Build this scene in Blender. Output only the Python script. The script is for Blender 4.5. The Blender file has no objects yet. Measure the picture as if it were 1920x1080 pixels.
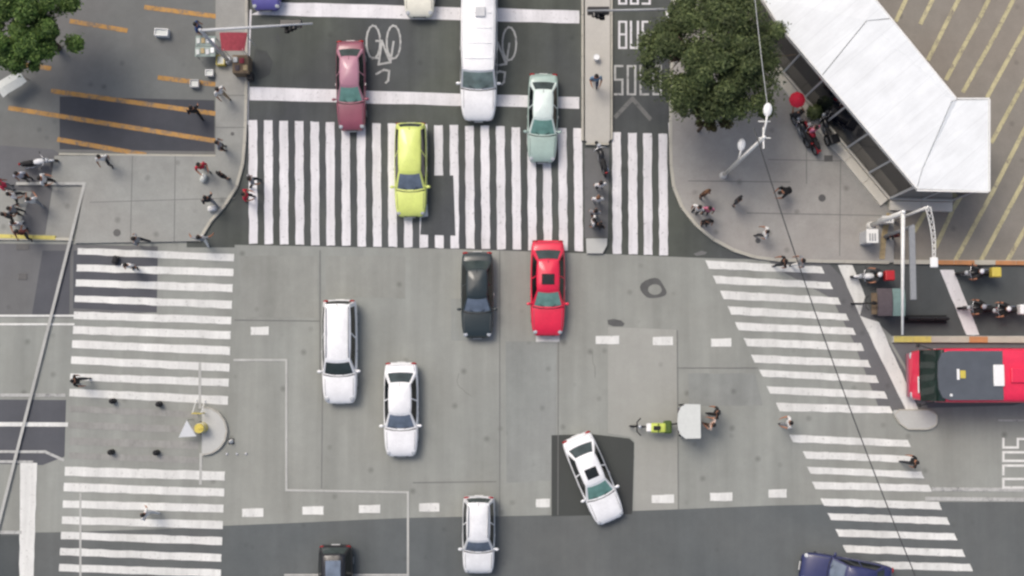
import bpy, bmesh, math, random
from mathutils import Vector, Matrix, Euler
import numpy as np

random.seed(7)
rng = np.random.default_rng(11)
R = math.radians
SC = bpy.context.scene
COL = SC.collection

# ------------------------------------------------------------------ camera
CAM_H, TILT, FPX = 60.0, R(4.0), 2280.0
cam = bpy.data.cameras.new("camera")
cam.sensor_width = 36.0
cam.lens = FPX / 1920 * 36.0
cam.clip_end = 2000
cam_o = bpy.data.objects.new("camera", cam)
COL.objects.link(cam_o)
cam_o.location = (0, 0, CAM_H)
cam_o.rotation_euler = (TILT, 0, 0)
SC.camera = cam_o

# ------------------------------------------------------------------ light
SUN_EL, SUN_AZ = 58.0, -40.0           # the sun behind cloud, towards the upper left
world = bpy.data.worlds.new("World")
SC.world = world
world.use_nodes = True
wn = world.node_tree.nodes
wl = world.node_tree.links
bg = wn["Background"]
sky = wn.new("ShaderNodeTexSky")
sky.sky_type = 'NISHITA'
sky.sun_disc = False
sky.sun_elevation = R(SUN_EL)
sky.sun_rotation = R(SUN_AZ)
sky.air_density = 1.0
sky.dust_density = 6.0
sky.ozone_density = 1.0
wl.new(sky.outputs[0], bg.inputs[0])
bg.inputs[1].default_value = 0.134
sun = bpy.data.lights.new("sun", 'SUN')
sun.energy = 1.25
sun.angle = R(24)
sun.color = (1.0, 0.95, 0.88)
sun_o = bpy.data.objects.new("sun", sun)
COL.objects.link(sun_o)
_el, _az = R(SUN_EL), R(SUN_AZ)
_d = Vector((math.sin(_az) * math.cos(_el), math.cos(_az) * math.cos(_el), math.sin(_el)))
sun_o.rotation_euler = _d.to_track_quat('Z', 'Y').to_euler()
sun_o.location = (-20, 20, 60)
SC.view_settings.view_transform = 'Standard'
SC.view_settings.look = 'None'
SC.view_settings.gamma = 1
SC.view_settings.exposure = 0.0
SC.view_settings.use_curve_mapping = False
SC.cycles.filter_width = 2.5

# ------------------------------------------------------------------ plan
def P(px, py, z=0.0):
    """plan coordinate (surveyed from the 1920x1080 view) to a world point at height z"""
    v = (px - 960.0, 540.0 - py)
    ct, st = math.cos(TILT), math.sin(TILT)
    d = Vector((v[0], st * FPX + ct * v[1], -ct * FPX + st * v[1]))
    t = (CAM_H - z) / (-d.z)
    return Vector((0, 0, CAM_H)) + d * t

def mpp(py, z=0.0):
    a, b = P(950, py, z), P(970, py, z)
    return (b - a).length / 20.0

def lin(r, g, b, k=1.0):
    def f(c):
        c /= 255.0
        return c / 12.92 if c <= 0.04045 else ((c + 0.055) / 1.055) ** 2.4
    return (f(r) * k, f(g) * k, f(b) * k, 1.0)

# ------------------------------------------------------------------ materials
def new_mat(name):
    m = bpy.data.materials.new(name)
    m.use_nodes = True
    n, l = m.node_tree.nodes, m.node_tree.links
    return m, n, l, n["Principled BSDF"]

def noise(n, l, co, scale, detail=4, rough=0.6, stretch=None):
    if stretch:
        mp = n.new("ShaderNodeMapping")
        mp.inputs['Scale'].default_value = stretch
        l.new(co, mp.inputs['Vector'])
        co = mp.outputs[0]
    t = n.new("ShaderNodeTexNoise")
    t.inputs['Scale'].default_value = scale
    t.inputs['Detail'].default_value = detail
    t.inputs['Roughness'].default_value = rough
    l.new(co, t.inputs['Vector'])
    return t.outputs['Fac']

def remap(n, l, f, a, b, c, d):
    m = n.new("ShaderNodeMapRange")
    m.inputs[1].default_value, m.inputs[2].default_value = a, b
    m.inputs[3].default_value, m.inputs[4].default_value = c, d
    l.new(f, m.inputs[0])
    return m.outputs[0]

def mul(n, l, a, b):
    m = n.new("ShaderNodeMath")
    m.operation = 'MULTIPLY'
    l.new(a, m.inputs[0])
    l.new(b, m.inputs[1])
    return m.outputs[0]

def scale_col(n, l, col, fac):
    v = n.new("ShaderNodeVectorMath")
    v.operation = 'SCALE'
    if isinstance(col, tuple):
        v.inputs[0].default_value = col[:3]
    else:
        l.new(col, v.inputs[0])
    l.new(fac, v.inputs['Scale'])
    return v.outputs[0]

def mixcol(n, l, fac, a, b):
    m = n.new("ShaderNodeMix")
    m.data_type = 'RGBA'
    l.new(fac, m.inputs[0])
    for s, c in ((6, a), (7, b)):
        if isinstance(c, tuple):
            m.inputs[s].default_value = c
        else:
            l.new(c, m.inputs[s])
    return m.outputs[2]

def paving(name, rgb, tint=None, amp=0.16, streak=0.08, grain=0.10, spots=0.0, rough=0.9, seed=0.0, k=1.0):
    """mottled road or pavement surface with tyre-polished streaks, grain and old stains"""
    m, n, l, b = new_mat(name)
    g = n.new("ShaderNodeNewGeometry").outputs['Position']
    mp = n.new("ShaderNodeMapping")
    mp.inputs['Location'].default_value = (seed * 13.1, seed * 7.7, seed)
    l.new(g, mp.inputs['Vector'])
    co = mp.outputs[0]
    f = remap(n, l, noise(n, l, co, 0.22, 5, 0.65), .3, .7, 1 - amp, 1 + amp)
    f = mul(n, l, f, remap(n, l, noise(n, l, co, 1.3, 5, 0.7), .3, .7, 1 - amp * .6, 1 + amp * .6))
    f = mul(n, l, f, remap(n, l, noise(n, l, co, 0.9, 3, 0.6, (1, .07, 1)), .35, .65, 1 - streak, 1 + streak))
    f = mul(n, l, f, remap(n, l, noise(n, l, co, 28, 3, 0.8), .3, .7, 1 - grain, 1 + grain))
    c0 = lin(*rgb, k)
    c1 = lin(*(tint or rgb), k)
    base = mixcol(n, l, remap(n, l, noise(n, l, co, 0.11, 3, 0.5), .38, .62, 0, 1), c0, c1)
    # small dark oil drips
    v = n.new("ShaderNodeTexVoronoi")
    v.inputs['Scale'].default_value = 0.75
    l.new(co, v.inputs['Vector'])
    drips = remap(n, l, v.outputs['Distance'], 0.02, 0.10 + spots * .15, 1 - spots, 1.0)
    f = mul(n, l, f, drips)
    l.new(scale_col(n, l, base, f), b.inputs['Base Color'])
    b.inputs['Roughness'].default_value = rough
    b.inputs['Specular IOR Level'].default_value = 0.25
    bp = n.new("ShaderNodeBump")
    bp.inputs['Strength'].default_value = 0.25
    bp.inputs['Distance'].default_value = 0.01
    l.new(noise(n, l, co, 60, 3, 0.8), bp.inputs['Height'])
    l.new(bp.outputs[0], b.inputs['Normal'])
    return m

def worn_paint(name, rgb, under, wear=0.35, k=1.0, soft=.14):
    """road paint, scuffed through to the surface underneath"""
    m, n, l, b = new_mat(name)
    co = n.new("ShaderNodeNewGeometry").outputs['Position']
    f1 = noise(n, l, co, 2.2, 6, 0.75)
    f2 = noise(n, l, co, 17, 4, 0.8)
    f = n.new("ShaderNodeMath")
    f.operation = 'MULTIPLY_ADD'
    l.new(f2, f.inputs[0])
    f.inputs[1].default_value = 0.35
    l.new(f1, f.inputs[2])
    mask = remap(n, l, f.outputs[0], .30 + wear * .55, .30 + wear * .55 + soft, 0, 1)
    chips = remap(n, l, noise(n, l, co, 6.0, 6, 0.75), .30 + wear * .15, .40 + wear * .15, .35, 1)
    mask = mul(n, l, mask, chips)
    big = mul(n, l, remap(n, l, noise(n, l, co, 0.35, 4, 0.6), .3, .7, .84, 1.06),
              remap(n, l, noise(n, l, co, 1.7, 5, 0.7, (1, .10, 1)), .3, .7, .82, 1.06))
    c = mixcol(n, l, mask, lin(*under), lin(*rgb, k))
    l.new(scale_col(n, l, c, big), b.inputs['Base Color'])
    b.inputs['Roughness'].default_value = 0.75
    b.inputs['Specular IOR Level'].default_value = 0.3
    return m

def solid(name, rgb, rough=0.6, amp=0.08, metal=0.0, k=1.0, scale=6.0, spec=0.5):
    m, n, l, b = new_mat(name)
    co = n.new("ShaderNodeTexCoord").outputs['Object']
    f = remap(n, l, noise(n, l, co, scale, 4, 0.65), .3, .7, 1 - amp, 1 + amp)
    l.new(scale_col(n, l, lin(*rgb, k), f), b.inputs['Base Color'])
    b.inputs['Roughness'].default_value = rough
    b.inputs['Metallic'].default_value = metal
    b.inputs['Specular IOR Level'].default_value = spec
    return m

def car_paint(name, rgb, k=1.0):
    m, n, l, b = new_mat(name)
    co = n.new("ShaderNodeTexCoord").outputs['Object']
    f = mul(n, l, remap(n, l, noise(n, l, co, 1.3, 5, 0.7), .3, .7, .88, 1.06), remap(n, l, noise(n, l, co, 9, 4, 0.75), .3, .7, .95, 1.03))
    l.new(scale_col(n, l, lin(*rgb, k), f), b.inputs['Base Color'])
    l.new(remap(n, l, noise(n, l, co, 5, 4, .7), .3, .7, .28, .45), b.inputs['Roughness'])
    b.inputs['Coat Weight'].default_value = 0.5
    b.inputs['Coat Roughness'].default_value = 0.12
    return m

def glass_mat(name, rgb, rough=0.06):
    m, n, l, b = new_mat(name)
    co = n.new("ShaderNodeTexCoord").outputs['Object']
    f = remap(n, l, noise(n, l, co, 1.4, 3, 0.6), .3, .7, .7, 1.3)
    l.new(scale_col(n, l, lin(*rgb), f), b.inputs['Base Color'])
    b.inputs['Roughness'].default_value = rough
    b.inputs['IOR'].default_value = 1.5
    return m

M = {}
M['concrete'] = paving('road_concrete', (147, 149, 143), (144, 147, 142), amp=.08, streak=.09, grain=.13, spots=.35)
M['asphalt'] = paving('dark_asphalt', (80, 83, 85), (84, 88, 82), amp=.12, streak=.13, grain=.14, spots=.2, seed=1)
M['asphalt_mid'] = paving('grey_asphalt', (97, 102, 103), (101, 104, 103), amp=.09, streak=.06, grain=.13, spots=.15, seed=2)
M['asphalt_side'] = paving('side_asphalt', (78, 84, 86), (84, 87, 87), amp=.10, streak=.05, spots=.2, seed=3)
M['patch_dark'] = paving('patch_asphalt', (74, 74, 75), (72, 75, 73), amp=.05, streak=.02, seed=4)
M['slab_light'] = paving('pale_concrete', (161, 163, 156), (157, 158, 152), amp=.07, streak=.04, spots=.2, seed=5)
M['lane_grey'] = paving('lane_asphalt', (112, 113, 113), (104, 105, 108), amp=.08, streak=.04, spots=.2, seed=6)
M['lane_dark'] = paving('lane_dark_asphalt', (88, 90, 95), (92, 92, 95), amp=.08, streak=.04, seed=7)
M['lot_left'] = paving('lot_asphalt', (119, 118, 117), (113, 116, 114), amp=.11, grain=.14, streak=.02, spots=.3, seed=8)
M['lot_right'] = paving('lot_brown_asphalt', (142, 135, 125), (134, 130, 122), amp=.11, grain=.14, streak=.03, spots=.3, seed=9)
M['side_left'] = paving('pavement_concrete', (158, 157, 152), (148, 150, 146), amp=.13, streak=.0, spots=.35, seed=10)
M['side_right'] = paving('pavement_concrete_warm', (166, 162, 157), (154, 154, 150), amp=.13, streak=.0, spots=.35, seed=12)
M['median'] = paving('median_concrete', (187, 184, 176), (182, 180, 173), amp=.06, streak=.02, spots=.2, seed=13)
M['kerb'] = paving('kerb_concrete', (186, 183, 170), (170, 168, 160), amp=.10, streak=.0, seed=14)
M['island'] = paving('island_concrete', (190, 191, 188), (182, 184, 180), amp=.06, streak=.0, seed=15)
M['white_dark'] = worn_paint('road_paint_on_asphalt', (230, 229, 231), (120, 120, 120), .14)
M['white_conc'] = worn_paint('road_paint_on_concrete', (228, 229, 225), (165, 165, 160), .20)
M['white_faded2'] = worn_paint('road_line_thin', (188, 189, 185), (160, 160, 156), .26)
M['white_faded'] = worn_paint('road_paint_faded', (190, 191, 188), (120, 121, 121), .36)
M['white_ghost'] = worn_paint('road_paint_nearly_gone', (158, 158, 154), (146, 146, 142), .38)
M['chevron'] = worn_paint('road_paint_chevron', (120, 121, 119), (92, 94, 94), .42)
M['orange'] = worn_paint('bay_paint_orange', (190, 146, 84), (124, 117, 110), .44)
M['yellow'] = worn_paint('bay_paint_yellow', (198, 190, 150), (142, 135, 122), .40)
M['yellow_kerb'] = worn_paint('kerb_paint_yellow', (206, 194, 110), (165, 158, 130), .22)
M['orange_kerb'] = worn_paint('kerb_paint_orange', (196, 140, 96), (150, 135, 120), .25)
M['conc_cool'] = paving('road_concrete_cool', (143, 146, 143), (140, 144, 140), amp=.10, streak=.09, grain=.13, spots=.3, seed=21)
M['conc_warm'] = paving('road_concrete_warm', (146, 148, 142), (142, 144, 139), amp=.10, streak=.09, grain=.13, spots=.3, seed=22)
M['lane_grey2'] = paving('road_repair', (126, 128, 124), (130, 130, 128), amp=.08, seed=23)
M['patch_lot'] = paving('lot_patch_asphalt', (72, 75, 81), (80, 80, 84), amp=.12, streak=.03, seed=17)
M['joint'] = solid('joint_tar', (112, 113, 112), .9)
M['tar'] = solid('tar_stain', (88, 89, 88), .8, amp=.15, scale=2)
M['black'] = solid('black_rubber', (28, 28, 30), .75, amp=.2)
M['black_gloss'] = solid('black_plastic', (26, 27, 30), .35)
M['stain_dark'] = solid('oil_stain', (62, 66, 66), .7, amp=.2, scale=1.5)
M['cable'] = solid('cable_sheath', (72, 74, 75), .7, amp=.1)
M['crack'] = solid('crack_filler', (98, 99, 97), .9, amp=.2)
M['iron'] = solid('cast_iron', (84, 84, 84), .6, amp=.15, scale=20)
M['chrome'] = solid('bright_metal', (205, 206, 208), .25, metal=.9)
M['steel'] = solid('painted_steel', (196, 198, 200), .45)
M['steel_white'] = solid('white_painted_steel', (232, 232, 228), .4)
M['steel_grey'] = solid('grey_galvanised_steel', (150, 153, 156), .5, metal=.3)
M['white'] = solid('white_enamel', (238, 239, 238), .4, amp=.03)
def membrane(name, rgb):
    m, n, l, b = new_mat(name)
    co = n.new("ShaderNodeNewGeometry").outputs['Position']
    mp = n.new("ShaderNodeMapping")
    mp.inputs['Rotation'].default_value = (0, 0, R(50))
    l.new(co, mp.inputs['Vector'])
    f = remap(n, l, noise(n, l, mp.outputs[0], .6, 6, .7), .3, .7, .93, 1.04)
    f = mul(n, l, f, remap(n, l, noise(n, l, mp.outputs[0], 2.2, 5, .75, (1, .16, 1)), 
.25, .6, .89, 1.02))
    w = n.new("ShaderNodeTexWave")
    w.wave_type = 'BANDS'
    w.inputs['Scale'].default_value = .32
    w.inputs['Distortion'].default_value = .15
    l.new(mp.outputs[0], w.inputs['Vector'])
    f = mul(n, l, f, remap(n, l, w.outputs['Fac'], .0, .012, .93, 1))
    sp = remap(n, l, noise(n, l, co, 5, 4, .8), .66, .74, 1, .80)
    f = mul(n, l, f, sp)
    l.new(scale_col(n, l, lin(*rgb), f), b.inputs['Base Color'])
    b.inputs['Roughness'].default_value = .65
    return m
M['roof_white'] = membrane('white_roof_membrane', (234, 238, 239))
M['cream'] = paving('cream_render', (226, 220, 204), (216, 213, 204), amp=.06, streak=.0)
M['glass_dark'] = glass_mat('kiosk_dark_glass', (12, 16, 27))
M['glass_teal'] = glass_mat('windscreen_glass', (116, 158, 148))
M['glass_blue'] = glass_mat('windscreen_glass_blue', (112, 124, 140))
M['glass_pale'] = glass_mat('windscreen_glass_pale', (142, 160, 154))
M['glass_side'] = glass_mat('tinted_side_glass', (24, 29, 30))
M['glass_rear'] = glass_mat('tinted_rear_glass', (62, 72, 72))
M['lamp_clear'] = solid('headlight_lens', (186, 190, 194), .12)
M['lamp_red'] = solid('tail_light_lens', (150, 20, 24), .2)
M['red'] = solid('red_fabric', (205, 34, 62), .8)
M['red_gloss'] = solid('red_plastic', (186, 40, 48), .4)
M['red_awning'] = solid('faded_red_canvas', (158, 66, 76), .85, amp=.2)
M['teal_cloth'] = solid('teal_canvas', (116, 140, 136), .85, amp=.15)
M['table_cloth'] = solid('greyish_table_cloth', (150, 164, 158), .85, amp=.2)
M['plum_cloth'] = solid('plum_canvas', (86, 78, 82), .85, amp=.12)
M['pale_cloth'] = solid('pale_canvas', (206, 210, 206), .8, amp=.05)
M['lime'] = solid('lime_plastic', (196, 210, 96), .5)
M['lime_dark'] = solid('green_plastic', (70, 92, 34), .5)
M['yellow_plastic'] = solid('yellow_plastic', (204, 186, 82), .5)
M['blue_plastic'] = solid('blue_plastic', (44, 70, 120), .5)
M['tan'] = solid('tan_brick_edging', (176, 158, 122), .9, amp=.15)
M['wood'] = solid('weathered_wood', (120, 104, 84), .85, amp=.2)
M['bark'] = solid('tree_bark', (84, 70, 56), .95, amp=.3, scale=9)
M['skin'] = solid('skin', (160, 112, 86), .6)
M['hair'] = solid('dark_hair', (24, 20, 18), .6)
M['hair_brown'] = solid('brown_hair', (112, 78, 52), .6)
M['soil'] = solid('planter_soil', (70, 60, 48), .95, amp=.3)

def leaf_mat(name, c0, c1, c2):
    m, n, l, b = new_mat(name)
    ri = n.new("ShaderNodeNewGeometry").outputs['Random Per Island']
    cr = n.new("ShaderNodeValToRGB")
    cr.color_ramp.elements[0].color = lin(*c0)
    cr.color_ramp.elements[1].color = lin(*c2)
    e = cr.color_ramp.elements.new(.55)
    e.color = lin(*c1)
    l.new(ri, cr.inputs[0])
    co = n.new("ShaderNodeNewGeometry").outputs['Position']
    f = remap(n, l, noise(n, l, co, .8, 4, .65), .3, .7, .55, 1.5)
    l.new(scale_col(n, l, cr.outputs[0], f), b.inputs['Base Color'])
    b.inputs['Roughness'].default_value = .6
    b.inputs['Specular IOR Level'].default_value = .25
    return m
M['leaf_dark'] = leaf_mat('dark_leaves', (52, 63, 37), (70, 83, 48), (102, 112, 72))
M['leaf_brown'] = leaf_mat('dry_leaves', (62, 54, 34), (84, 76, 44), (108, 104, 62))
M['leaf_light'] = leaf_mat('fresh_leaves', (48, 72, 30), (74, 100, 44), (112, 134, 72))

# ------------------------------------------------------------------ mesh builder
class MB:
    def __init__(self):
        self.bm = bmesh.new()

    def _xf(self, verts, c, rot):
        mat = Matrix.Translation(Vector(c))
        if rot is not None:
            mat = mat @ (rot if isinstance(rot, Matrix) else Euler(rot).to_matrix().to_4x4())
        bmesh.ops.transform(self.bm, matrix=mat, verts=verts)

    def box(self, c, s, rot=None, bev=0.0, seg=2):
        r = bmesh.ops.create_cube(self.bm, size=1.0)
        vs = r['verts']
        bmesh.ops.scale(self.bm, vec=Vector(s), verts=vs)
        if bev > 0:
            es = list({e for v in vs for e in v.link_edges})
            o = bmesh.ops.bevel(self.bm, geom=es, offset=bev, segments=seg, affect='EDGES', profile=.5)
            vs = list(set(o['verts']) | {v for v in vs if v.is_valid})
            vs = list({v for f in o['faces'] for v in f.verts} | set(vs))
        self._xf(vs, c, rot)
        return self

    def cyl(self, p0, p1, r0, r1=None, seg=10, caps=True):
        p0, p1 = Vector(p0), Vector(p1)
        r1 = r0 if r1 is None else r1
        d = p1 - p0
        q = d.to_track_quat('Z', 'Y').to_matrix().to_4x4()
        r = bmesh.ops.create_cone(self.bm, cap_ends=caps, segments=seg, radius1=r0, radius2=r1, depth=d.length)
        self._xf(r['verts'], (p0 + p1) / 2, q)
        return self

    def ell(self, c, r, rot=None, u=12, v=8):
        o = bmesh.ops.create_uvsphere(self.bm, u_segments=u, v_segments=v, radius=1.0)
        bmesh.ops.scale(self.bm, vec=Vector(r), verts=o['verts'])
        self._xf(o['verts'], c, rot)
        return self

    def tube(self, pts, r, seg=8):
        pts = [Vector(p) for p in pts]
        rs = r if isinstance(r, (list, tuple)) else [r] * len(pts)
        rings = []
        for i, p in enumerate(pts):
            d = (pts[min(i + 1, len(pts) - 1)] - pts[max(i - 1, 0)]).normalized()
            q = d.to_track_quat('Z', 'Y')
            rings.append([self.bm.verts.new(p + q @ Vector((math.cos(a) * rs[i], math.sin(a) * rs[i], 0)))
                          for a in [2 * math.pi * k / seg for k in range(seg)]])
        for a, b in zip(rings, rings[1:]):
            for k in range(seg):
                self.bm.faces.new((a[k], a[(k + 1) % seg], b[(k + 1) % seg], b[k]))
        self.bm.faces.new(rings[0][::-1])
        self.bm.faces.new(rings[-1])
        return self

    def torus(self, c, R_, r, axis='Y', seg=20, ss=6):
        c = Vector(c)
        rings = []
        for i in range(seg):
            a = 2 * math.pi * i / seg
            ring = []
            for j in range(ss):
                b = 2 * math.pi * j / ss
                x, y, z = (R_ + r * math.cos(b)) * math.cos(a), r * math.sin(b), (R_ + r * math.cos(b)) * math.sin(a)
                p = Vector((x, y, z)) if axis == 'Y' else (Vector((x, z, y)) if axis == 'Z' else Vector((y, x, z)))
                ring.append(self.bm.verts.new(c + p))
            rings.append(ring)
        for i in range(seg):
            a, b = rings[i], rings[(i + 1) % seg]
            for j in range(ss):
                self.bm.faces.new((a[j], a[(j + 1) % ss], b[(j + 1) % ss], b[j]))
        return self

    def prism(self, pts, z0, z1):
        b = [self.bm.verts.new((p[0], p[1], z0)) for p in pts]
        t = [self.bm.verts.new((p[0], p[1], z1)) for p in pts]
        n = len(pts)
        self.bm.faces.new(b[::-1])
        self.bm.faces.new(t)
        for i in range(n):
            self.bm.faces.new((b[i], b[(i + 1) % n], t[(i + 1) % n], t[i]))
        return self

    def sheet(self, pts):
        self.bm.faces.new([self.bm.verts.new(Vector(p)) for p in pts])
        return self

    def grid(self, rows):
        vs = [[self.bm.verts.new(Vector(p)) for p in r] for r in rows]
        for a, b in zip(vs, vs[1:]):
            for k in range(len(a) - 1):
                self.bm.faces.new((a[k], a[k + 1], b[k + 1], b[k]))
        return self

    def slab_grid(self, rows, t):
        """grid of points thickened along -normal of the whole"""
        rows = [[Vector(p) for p in r] for r in rows]
        n = (rows[0][-1] - rows[0][0]).cross(rows[-1][0] - rows[0][0]).normalized()
        self.grid(rows)
        self.grid([[p - n * t for p in r][::-1] for r in rows])
        lo = [[p - n * t for p in r] for r in rows]
        top_edge = rows[0] + [r[-1] for r in rows[1:]] + rows[-1][::-1][1:] + [r[0] for r in rows[::-1][1:]]
        low_edge = lo[0] + [r[-1] for r in lo[1:]] + lo[-1][::-1][1:] + [r[0] for r in lo[::-1][1:]]
        for i in range(len(top_edge) - 1):
            self.sheet([top_edge[i], low_edge[i], low_edge[i + 1], top_edge[i + 1]])
        return self

    def mesh(self, name, mat=None, smooth=False, fix=True):
        me = bpy.data.meshes.new(name)
        if fix:
            bmesh.ops.remove_doubles(self.bm, verts=self.bm.verts, dist=1e-5)
            bmesh.ops.recalc_face_normals(self.bm, faces=self.bm.faces)
        self.bm.to_mesh(me)
        self.bm.free()
        if mat is not None:
            me.materials.append(mat)
        if smooth:
            for p in me.polygons:
                p.use_smooth = True
        return me

    def build(self, name, mat, parent=None, smooth=False, angle=None, fix=True):
        me = self.mesh(name, mat, smooth or angle is not None, fix)
        if angle is not None:
            me.set_sharp_from_angle(angle=R(angle))
        o = bpy.data.objects.new(name, me)
        COL.objects.link(o)
        if parent is not None:
            o.parent = parent
        return o

def tag(o, label=None, cat=None, group=None, kind=None):
    if label:
        o['label'] = label
    if cat:
        o['category'] = cat
    if group:
        o['group'] = group
    if kind:
        o['kind'] = kind
    return o

def empty(name, loc=(0, 0, 0), rz=0.0, label=None, cat=None, group=None, kind=None):
    o = bpy.data.objects.new(name, None)
    COL.objects.link(o)
    o.empty_display_size = .3
    o.location = loc
    o.rotation_euler = (0, 0, rz)
    return tag(o, label, cat, group, kind)

def copy_tree(o, parent=None):
    c = o.copy()
    COL.objects.link(c)
    c.parent = parent
    for ch in list(o.children):
        copy_tree(ch, c)
    return c

# ------------------------------------------------------------------ ground
def poly3(pts, z):
    return [P(x, y, 0).xy.to_3d() + Vector((0, 0, z)) for x, y in pts]

def patch(name, pts, mat, level, label=None):
    o = MB().sheet(poly3(pts, level * .004)).build(name, M[mat], fix=True)
    o.data.flip_normals() if o.data.polygons[0].normal.z < 0 else None
    return tag(o, label, kind='structure')

def arc(cx, cy, rx, ry, a0, a1, n=10):
    return [(cx + rx * math.cos(R(a0 + (a1 - a0) * i / n)), cy - ry * math.sin(R(a0 + (a1 - a0) * i / n))) for i in range(n + 1)]

MB().sheet([(-260, -260, 0), (260, -260, 0), (260, 260, 0), (-260, 260, 0)]).build('ground', M['concrete'])
bpy.data.objects['ground']['kind'] = 'structure'

# dark approach road from the top, bottom roadway, side roads
patch('road', [(455, -400), (1450, -400), (1450, 487), (1330, 484), (1100, 475), (860, 467), (440, 459), (440, 464), (350, 464), (350, 400), (455, 300)], 'asphalt', 1)
patch('road', [(-400, 1003), (105, 998), (300, 992), (415, 986), (540, 981), (690, 974), (765, 971), (860, 969), (930, 968), (1033, 966),
               (1188, 958), (1270, 955), (1440, 948), (1540, 946), (1760, 941), (2300, 941), (2300, 1500), (-400, 1500)], 'asphalt_mid', 1)
patch('road', [(1548, 492), (2300, 492), (2300, 630), (1672, 630), (1640, 600), (1600, 560), (1575, 520)], 'asphalt_side', 1)
patch('road', [(1440, 486), (1548, 488), (1620, 560), (1660, 630), (1700, 700), (1725, 770), (1650, 770), (1600, 640), (1560, 560), (1450, 500)], 'lane_grey', 2)
patch('road', [(1672, 642), (2300, 642), (2300, 656), (1900, 760), (1740, 765), (1700, 690)], 'lane_grey', 3)
patch('road', [(-400, 452), (138, 458), (296, 462), (294, 585), (138, 596), (-400, 592)], 'lane_grey', 1)
patch('road_patch', [(138, 470), (296, 474), (294, 586), (137, 578)], 'lane_dark', 2)
patch('road_patch', [(80, 470), (132, 470), (130, 590), (60, 590)], 'lane_dark', 2)
patch('road', [(-400, 746), (124, 750), (121, 856), (80, 872), (-400, 858)], 'lane_dark', 1)
patch('road', [(-400, 1004), (40, 1004), (36, 1300), (-400, 1300)], 'asphalt_side', 2)
patch('road_patch', [(1034, 816), (1110, 814), (1180, 822), (1189, 830), (1186, 958), (1184, 964), (1034, 968)], 'patch_dark', 2)
patch('road_patch', [(1140, 613), (1268, 618), (1271, 955), (1190, 958), (1190, 826), (1182, 819), (1140, 812)], 'slab_light', 1)
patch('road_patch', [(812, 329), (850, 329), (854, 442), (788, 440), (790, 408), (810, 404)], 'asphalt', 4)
# car parks
patch('parking_lot', [(-400, -400), (404, -400), (404, 292), (100, 292), (100, 345), (-400, 345)], 'lot_left', 1)
patch('road_patch', [(112, 181), (402, 188), (402, 284), (112, 280)], 'patch_lot', 2)
patch('road_patch', [(-60, 268), (100, 280), (130, 300), (100, 342), (85, 440), (30, 440), (60, 360), (-60, 345)], 'lane_grey', 3)
patch('parking_lot', [(1500, -400), (2300, -400), (2300, 492), (1674, 492), (1674, 400), (1674, 380)], 'lot_right', 1)
patch('pavement', [(-400, 345), (160, 345), (138, 440), (135, 452), (-400, 442)], 'side_left', 2)

def raised(name, pts, mat, h=0.13, kerb=None, bev=True):
    """a raised slab of pavement with its kerb stones as child pieces"""
    w = [P(x, y, h).xy for x, y in pts]
    o = MB().prism(w, -.02, h).build(name, M[mat])
    tag(o, kind='structure')
    return o

def kerb_run(parent, pts, h, width=.16, mat='kerb', step=1.1, closed=False):
    """kerb stones laid end to end along a line, each its own piece, proud by a few mm"""
    w = [P(x, y, h).xy for x, y in pts]
    if closed:
        w.append(w[0])
    d = [0.0]
    for a, b in zip(w, w[1:]):
        d.append(d[-1] + (b - a).length)
    n = max(1, round(d[-1] / step))
    def at(s):
        for i in range(len(d) - 1):
            if s <= d[i + 1] + 1e-9:
                t = (s - d[i]) / max(1e-9, d[i + 1] - d[i])
                return w[i].lerp(w[i + 1], t)
        return w[-1]
    for i in range(n):
        a, b = at(d[-1] * i / n), at(d[-1] * (i + 1) / n)
        v = b - a
        if v.length < .05:
            continue
        c = (a + b) / 2
        m = MB().box((0, 0, 0), (v.length - .012, width, h + .03), bev=.015, seg=1)
        k = m.build('kerb_stone', M[mat[i % len(mat)] if isinstance(mat, (list, tuple)) else mat], parent)
        k.location = (c.x, c.y, h / 2 - .006 + random.uniform(0, .004))
        k.rotation_euler = (0, 0, math.atan2(v.y, v.x) + random.uniform(-.006, .006))

NW_EDGE = [(462, -60), (462, 100), (461, 200), (459, 260), (456, 300), (448, 340), (432, 372), (408, 400), (385, 425), (372, 452)]
nw = raised('pavement', [(405, -400), (462, -400)] + NW_EDGE + [(140, 456), (150, 400), (160, 346), (95, 340), (102, 292), (404, 292)], 'side_left')
kerb_run(nw, NW_EDGE, .13)
kerb_run(nw, [(404, 292), (110, 289)], .13, .10)
NE_EDGE = [(1258, 232), (1258, 300), (1262, 345), (1272, 378), (1292, 408), (1320, 436), (1358, 462), (1398, 478), (1440, 487), (1540, 490), (1668, 492)]
ne = raised('pavement', [(1262, -400), (1258, 232)] + NE_EDGE[1:] + [(1676, 492), (1676, 398), (1660, 384), (1540, 226), (1440, 40), (1400, -60), (1400, -400)], 'side_right')
kerb_run(ne, [(1262, -60)] + NE_EDGE, .13)
med = raised('median', [(1097, -400), (1144, -400), (1144, 262), (1140, 268), (1102, 268), (1097, 262)], 'median', .16)
kerb_run(med, [(1092.5, -50), (1092.5, 264)], .16, .12)
kerb_run(med, [(1147, -50), (1147, 262)], .16, .10)
kerb_run(med, [(1098, 270), (1142, 270)], .16, .10)
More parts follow.
